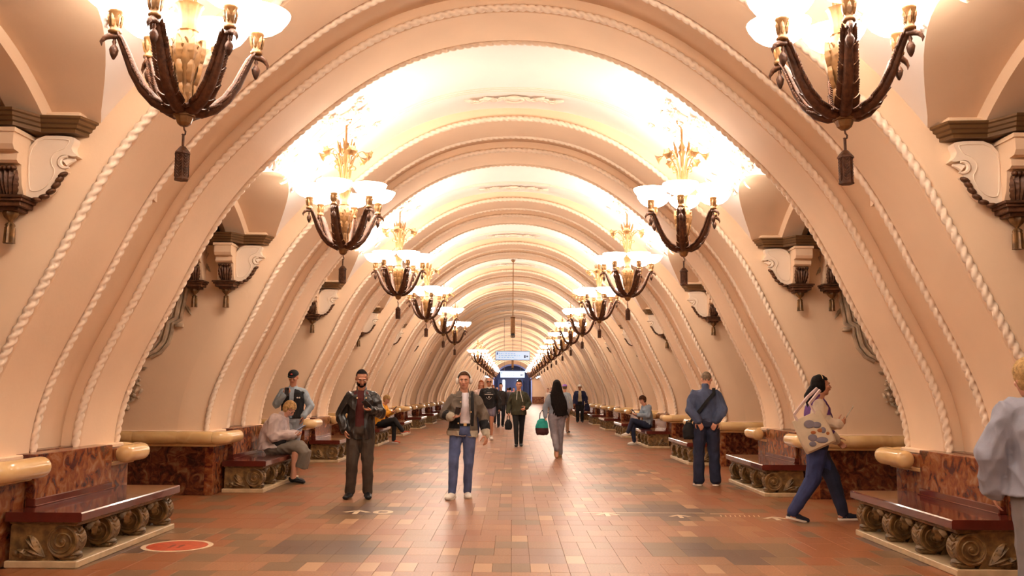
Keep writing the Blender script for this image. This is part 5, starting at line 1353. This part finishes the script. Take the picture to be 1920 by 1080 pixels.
def pony(b, he, hp_):
    he((0, .03, .0), (.097, .095, .100)); rc(b, hp_(0, .10, -.02), .040, hp_(0, .155, -.12), .058); rc(b, hp_(0, .155, -.12), .055, hp_(0, .15, -.28), .022)
def hair_cut_pony():
    pass
hairdo(J, H_DARK, 'long', extra=pony)
e = MB(); hp = J['hp']; e.tube([hp(.102 * cos(a), .00, .040 + .096 * sin(a)) for a in [rad(25 + 130 * i / 12) for i in range(13)]], .004, 6); ob('headband', e.mesh('headband', M['roll']), r_)
e = MB(); e.ell(hp(-.085, .0, -.01), (.012, .014, .03), 8, 6); 
# tote bag with printed pattern
gp = W(J, (-.30, .20, 1.18)); t = empty('tote_bag', gp, rad(88), label='large cream tote bag with grey and orange print on the shoulder of the walking woman', cat='bag'); t.rotation_euler = (0, rad(0), rad(88))
TILT = Matrix.Rotation(rad(-24), 3, 'X')
b = MB(); rows = []
def tp(y, z, x): return TILT @ V((x, y, z))
for z, hw, th in ((0, .17, .012), (-.08, .175, .035), (-.25, .185, .055), (-.36, .18, .045), (-.385, .175, .015)):
    row = []
    for j in range(24):
        a = 2 * pi * j / 24; cx_, sx_ = cos(a), sin(a); row.append(tp(hw * np.sign(cx_) * abs(cx_) ** .35, z, th * np.sign(sx_) * abs(sx_) ** .6))
    rows.append(row)
b.grid(rows, cv=True); b.f.append(tuple(range(96, 120))); b.f.append(tuple(range(23, -1, -1)))
CRM = cloth('cream_canvas', (.60, .50, .36), n=.1); ob('bag_body', b.mesh('bag_body', CRM), t)
GP, OP = cloth('grey_print', (.22, .20, .24)), cloth('orange_print', (.40, .14, .05))
for nm, m_, bl in (('grey_print', GP, ((.02, -.09, .06, .045), (-.05, -.13, .05, .035), (.05, -.24, .055, .04), (-.03, -.30, .07, .035), (.08, -.30, .04, .03), (-.09, -.21, .03, .035))), ('orange_print', OP, ((-.06, -.20, .035, .022), (.02, -.19, .03, .018), (-.12, -.26, .02, .018)))):
    e = MB()
    for y, z, ry, rz_ in bl: e.ell(tp(y, z, -.052), (.006, ry, rz_), 12, 6)
    ob(nm, e.mesh(nm, m_), t)
SP = cloth('pink_strap', (.60, .45, .42))
gpi = t.matrix_basis.inverted() if False else None
for sx in (-1, 1):
    e = MB(); A_ = [tp(-.10, -.02, sx * .01), tp(-.10, .10, .04 + sx * .012), V((.10 + sx * .012, -.19, .28)), V((.14 + sx * .01, -.17, .30)), V((.10 + sx * .012, -.05, .20)), tp(.11, .06, .02), tp(.11, -.02, sx * .01)]
    e.tube(A_, .010, 6, flat=1.8); ob('strap', e.mesh('strap', SP), t)
phone(W(J, (-.135, -.335, 1.225)), Wd(J, (.1, -.55, .8)), Wd(J, (.3, .8, .5)), 'phone held out in front by the woman with the tote bag', col=CRM)

# 14 person cut off by the right edge of the picture
r_, J = person('person', 'person in pale denim jacket cut off at the right edge, closest to the viewer', (3.22, 5.55), 150, 1.66, 'fair',
    dict(elL=(.30, .04, 1.13), wrL=(.30, -.02, .90), elR=(-.27, .02, 1.13), hed=(.07, -.05, 1.60), yaw=30, pitch=10), vox=.009, build=1.15, hair=H_BROWN)
top(J, 'jacket', cloth('pale_denim_jacket', (.30, .30, .36), n=.25, ns=5), ease=.05, hem=.08, rs=(.10, .092, .075), folds=.022, collar=True, hemw=.03); trousers(J, 'trousers', cloth('grey_trousers', (.22, .20, .20)), r=(.11, .09, .08, .07)); shoes(J, BLKS)
hairdo(J, H_BLOND, 'fringe')

# 15.. people far down the hall
def far_person(label, at, face, H, top_c, leg_c, hair_m, skin='far', P=None, style='short', extra=None, fem=False, hem=.06):
    r_, J = person('person', label, at, face, H, skin, P or {}, vox=.016, feat=False, fem=fem)
    top(J, 'jacket', cloth('far_top', top_c, bump=0), hem=hem, folds=.01, ease=.035); trousers(J, 'trousers', cloth('far_trousers', leg_c, bump=0), folds=.01); shoes(J, BLKS)
    hairdo(J, hair_m, style, extra=extra, vox=.014); return J
J = far_person('dark-clothed man walking beside the bald man, far down the hall', (-.46, 36.5), 0, 1.76, (.03, .022, .02), (.015, .015, .02), H_DARK, P=dict(knR=(-.09, -.14, .52), anR=(-.08, -.2, .10), anL=(.07, .2, .12)))
far_person('person with reddish bare arms and dark vest seen past the bald man in sunglasses', (-.88, 41.0), 0, 1.72, (.35, .12, .06), (.02, .02, .03), H_RED, fem=True)
far_person('small distant person in a black coat left of the portal centre', (-1.05, 62), 0, 1.75, (.02, .02, .03), (.015, .015, .02), H_DARK)
far_person('small distant person in a brown jacket in front of the portal', (-.35, 70), 180, 1.72, (.12, .06, .04), (.02, .02, .03), H_BROWN)
far_person('small distant person in grey seen left of the hoodie woman', (-.15, 58), 180, 1.70, (.09, .08, .09), (.02, .02, .03), H_DARK)
far_person('small distant person in a pink top near the portal', (.12, 84), 0, 1.80, (.55, .25, .30), (.03, .03, .05), H_BROWN, fem=True)
far_person('distant person in white standing by the right benches', (2.45, 63), -40, 1.68, (.60, .50, .45), (.20, .10, .06), H_BROWN, fem=True)
far_person('distant person in dark clothes beside the right benches, behind the white-topped one', (2.9, 68), 0, 1.74, (.05, .04, .05), (.02, .02, .02), H_DARK)
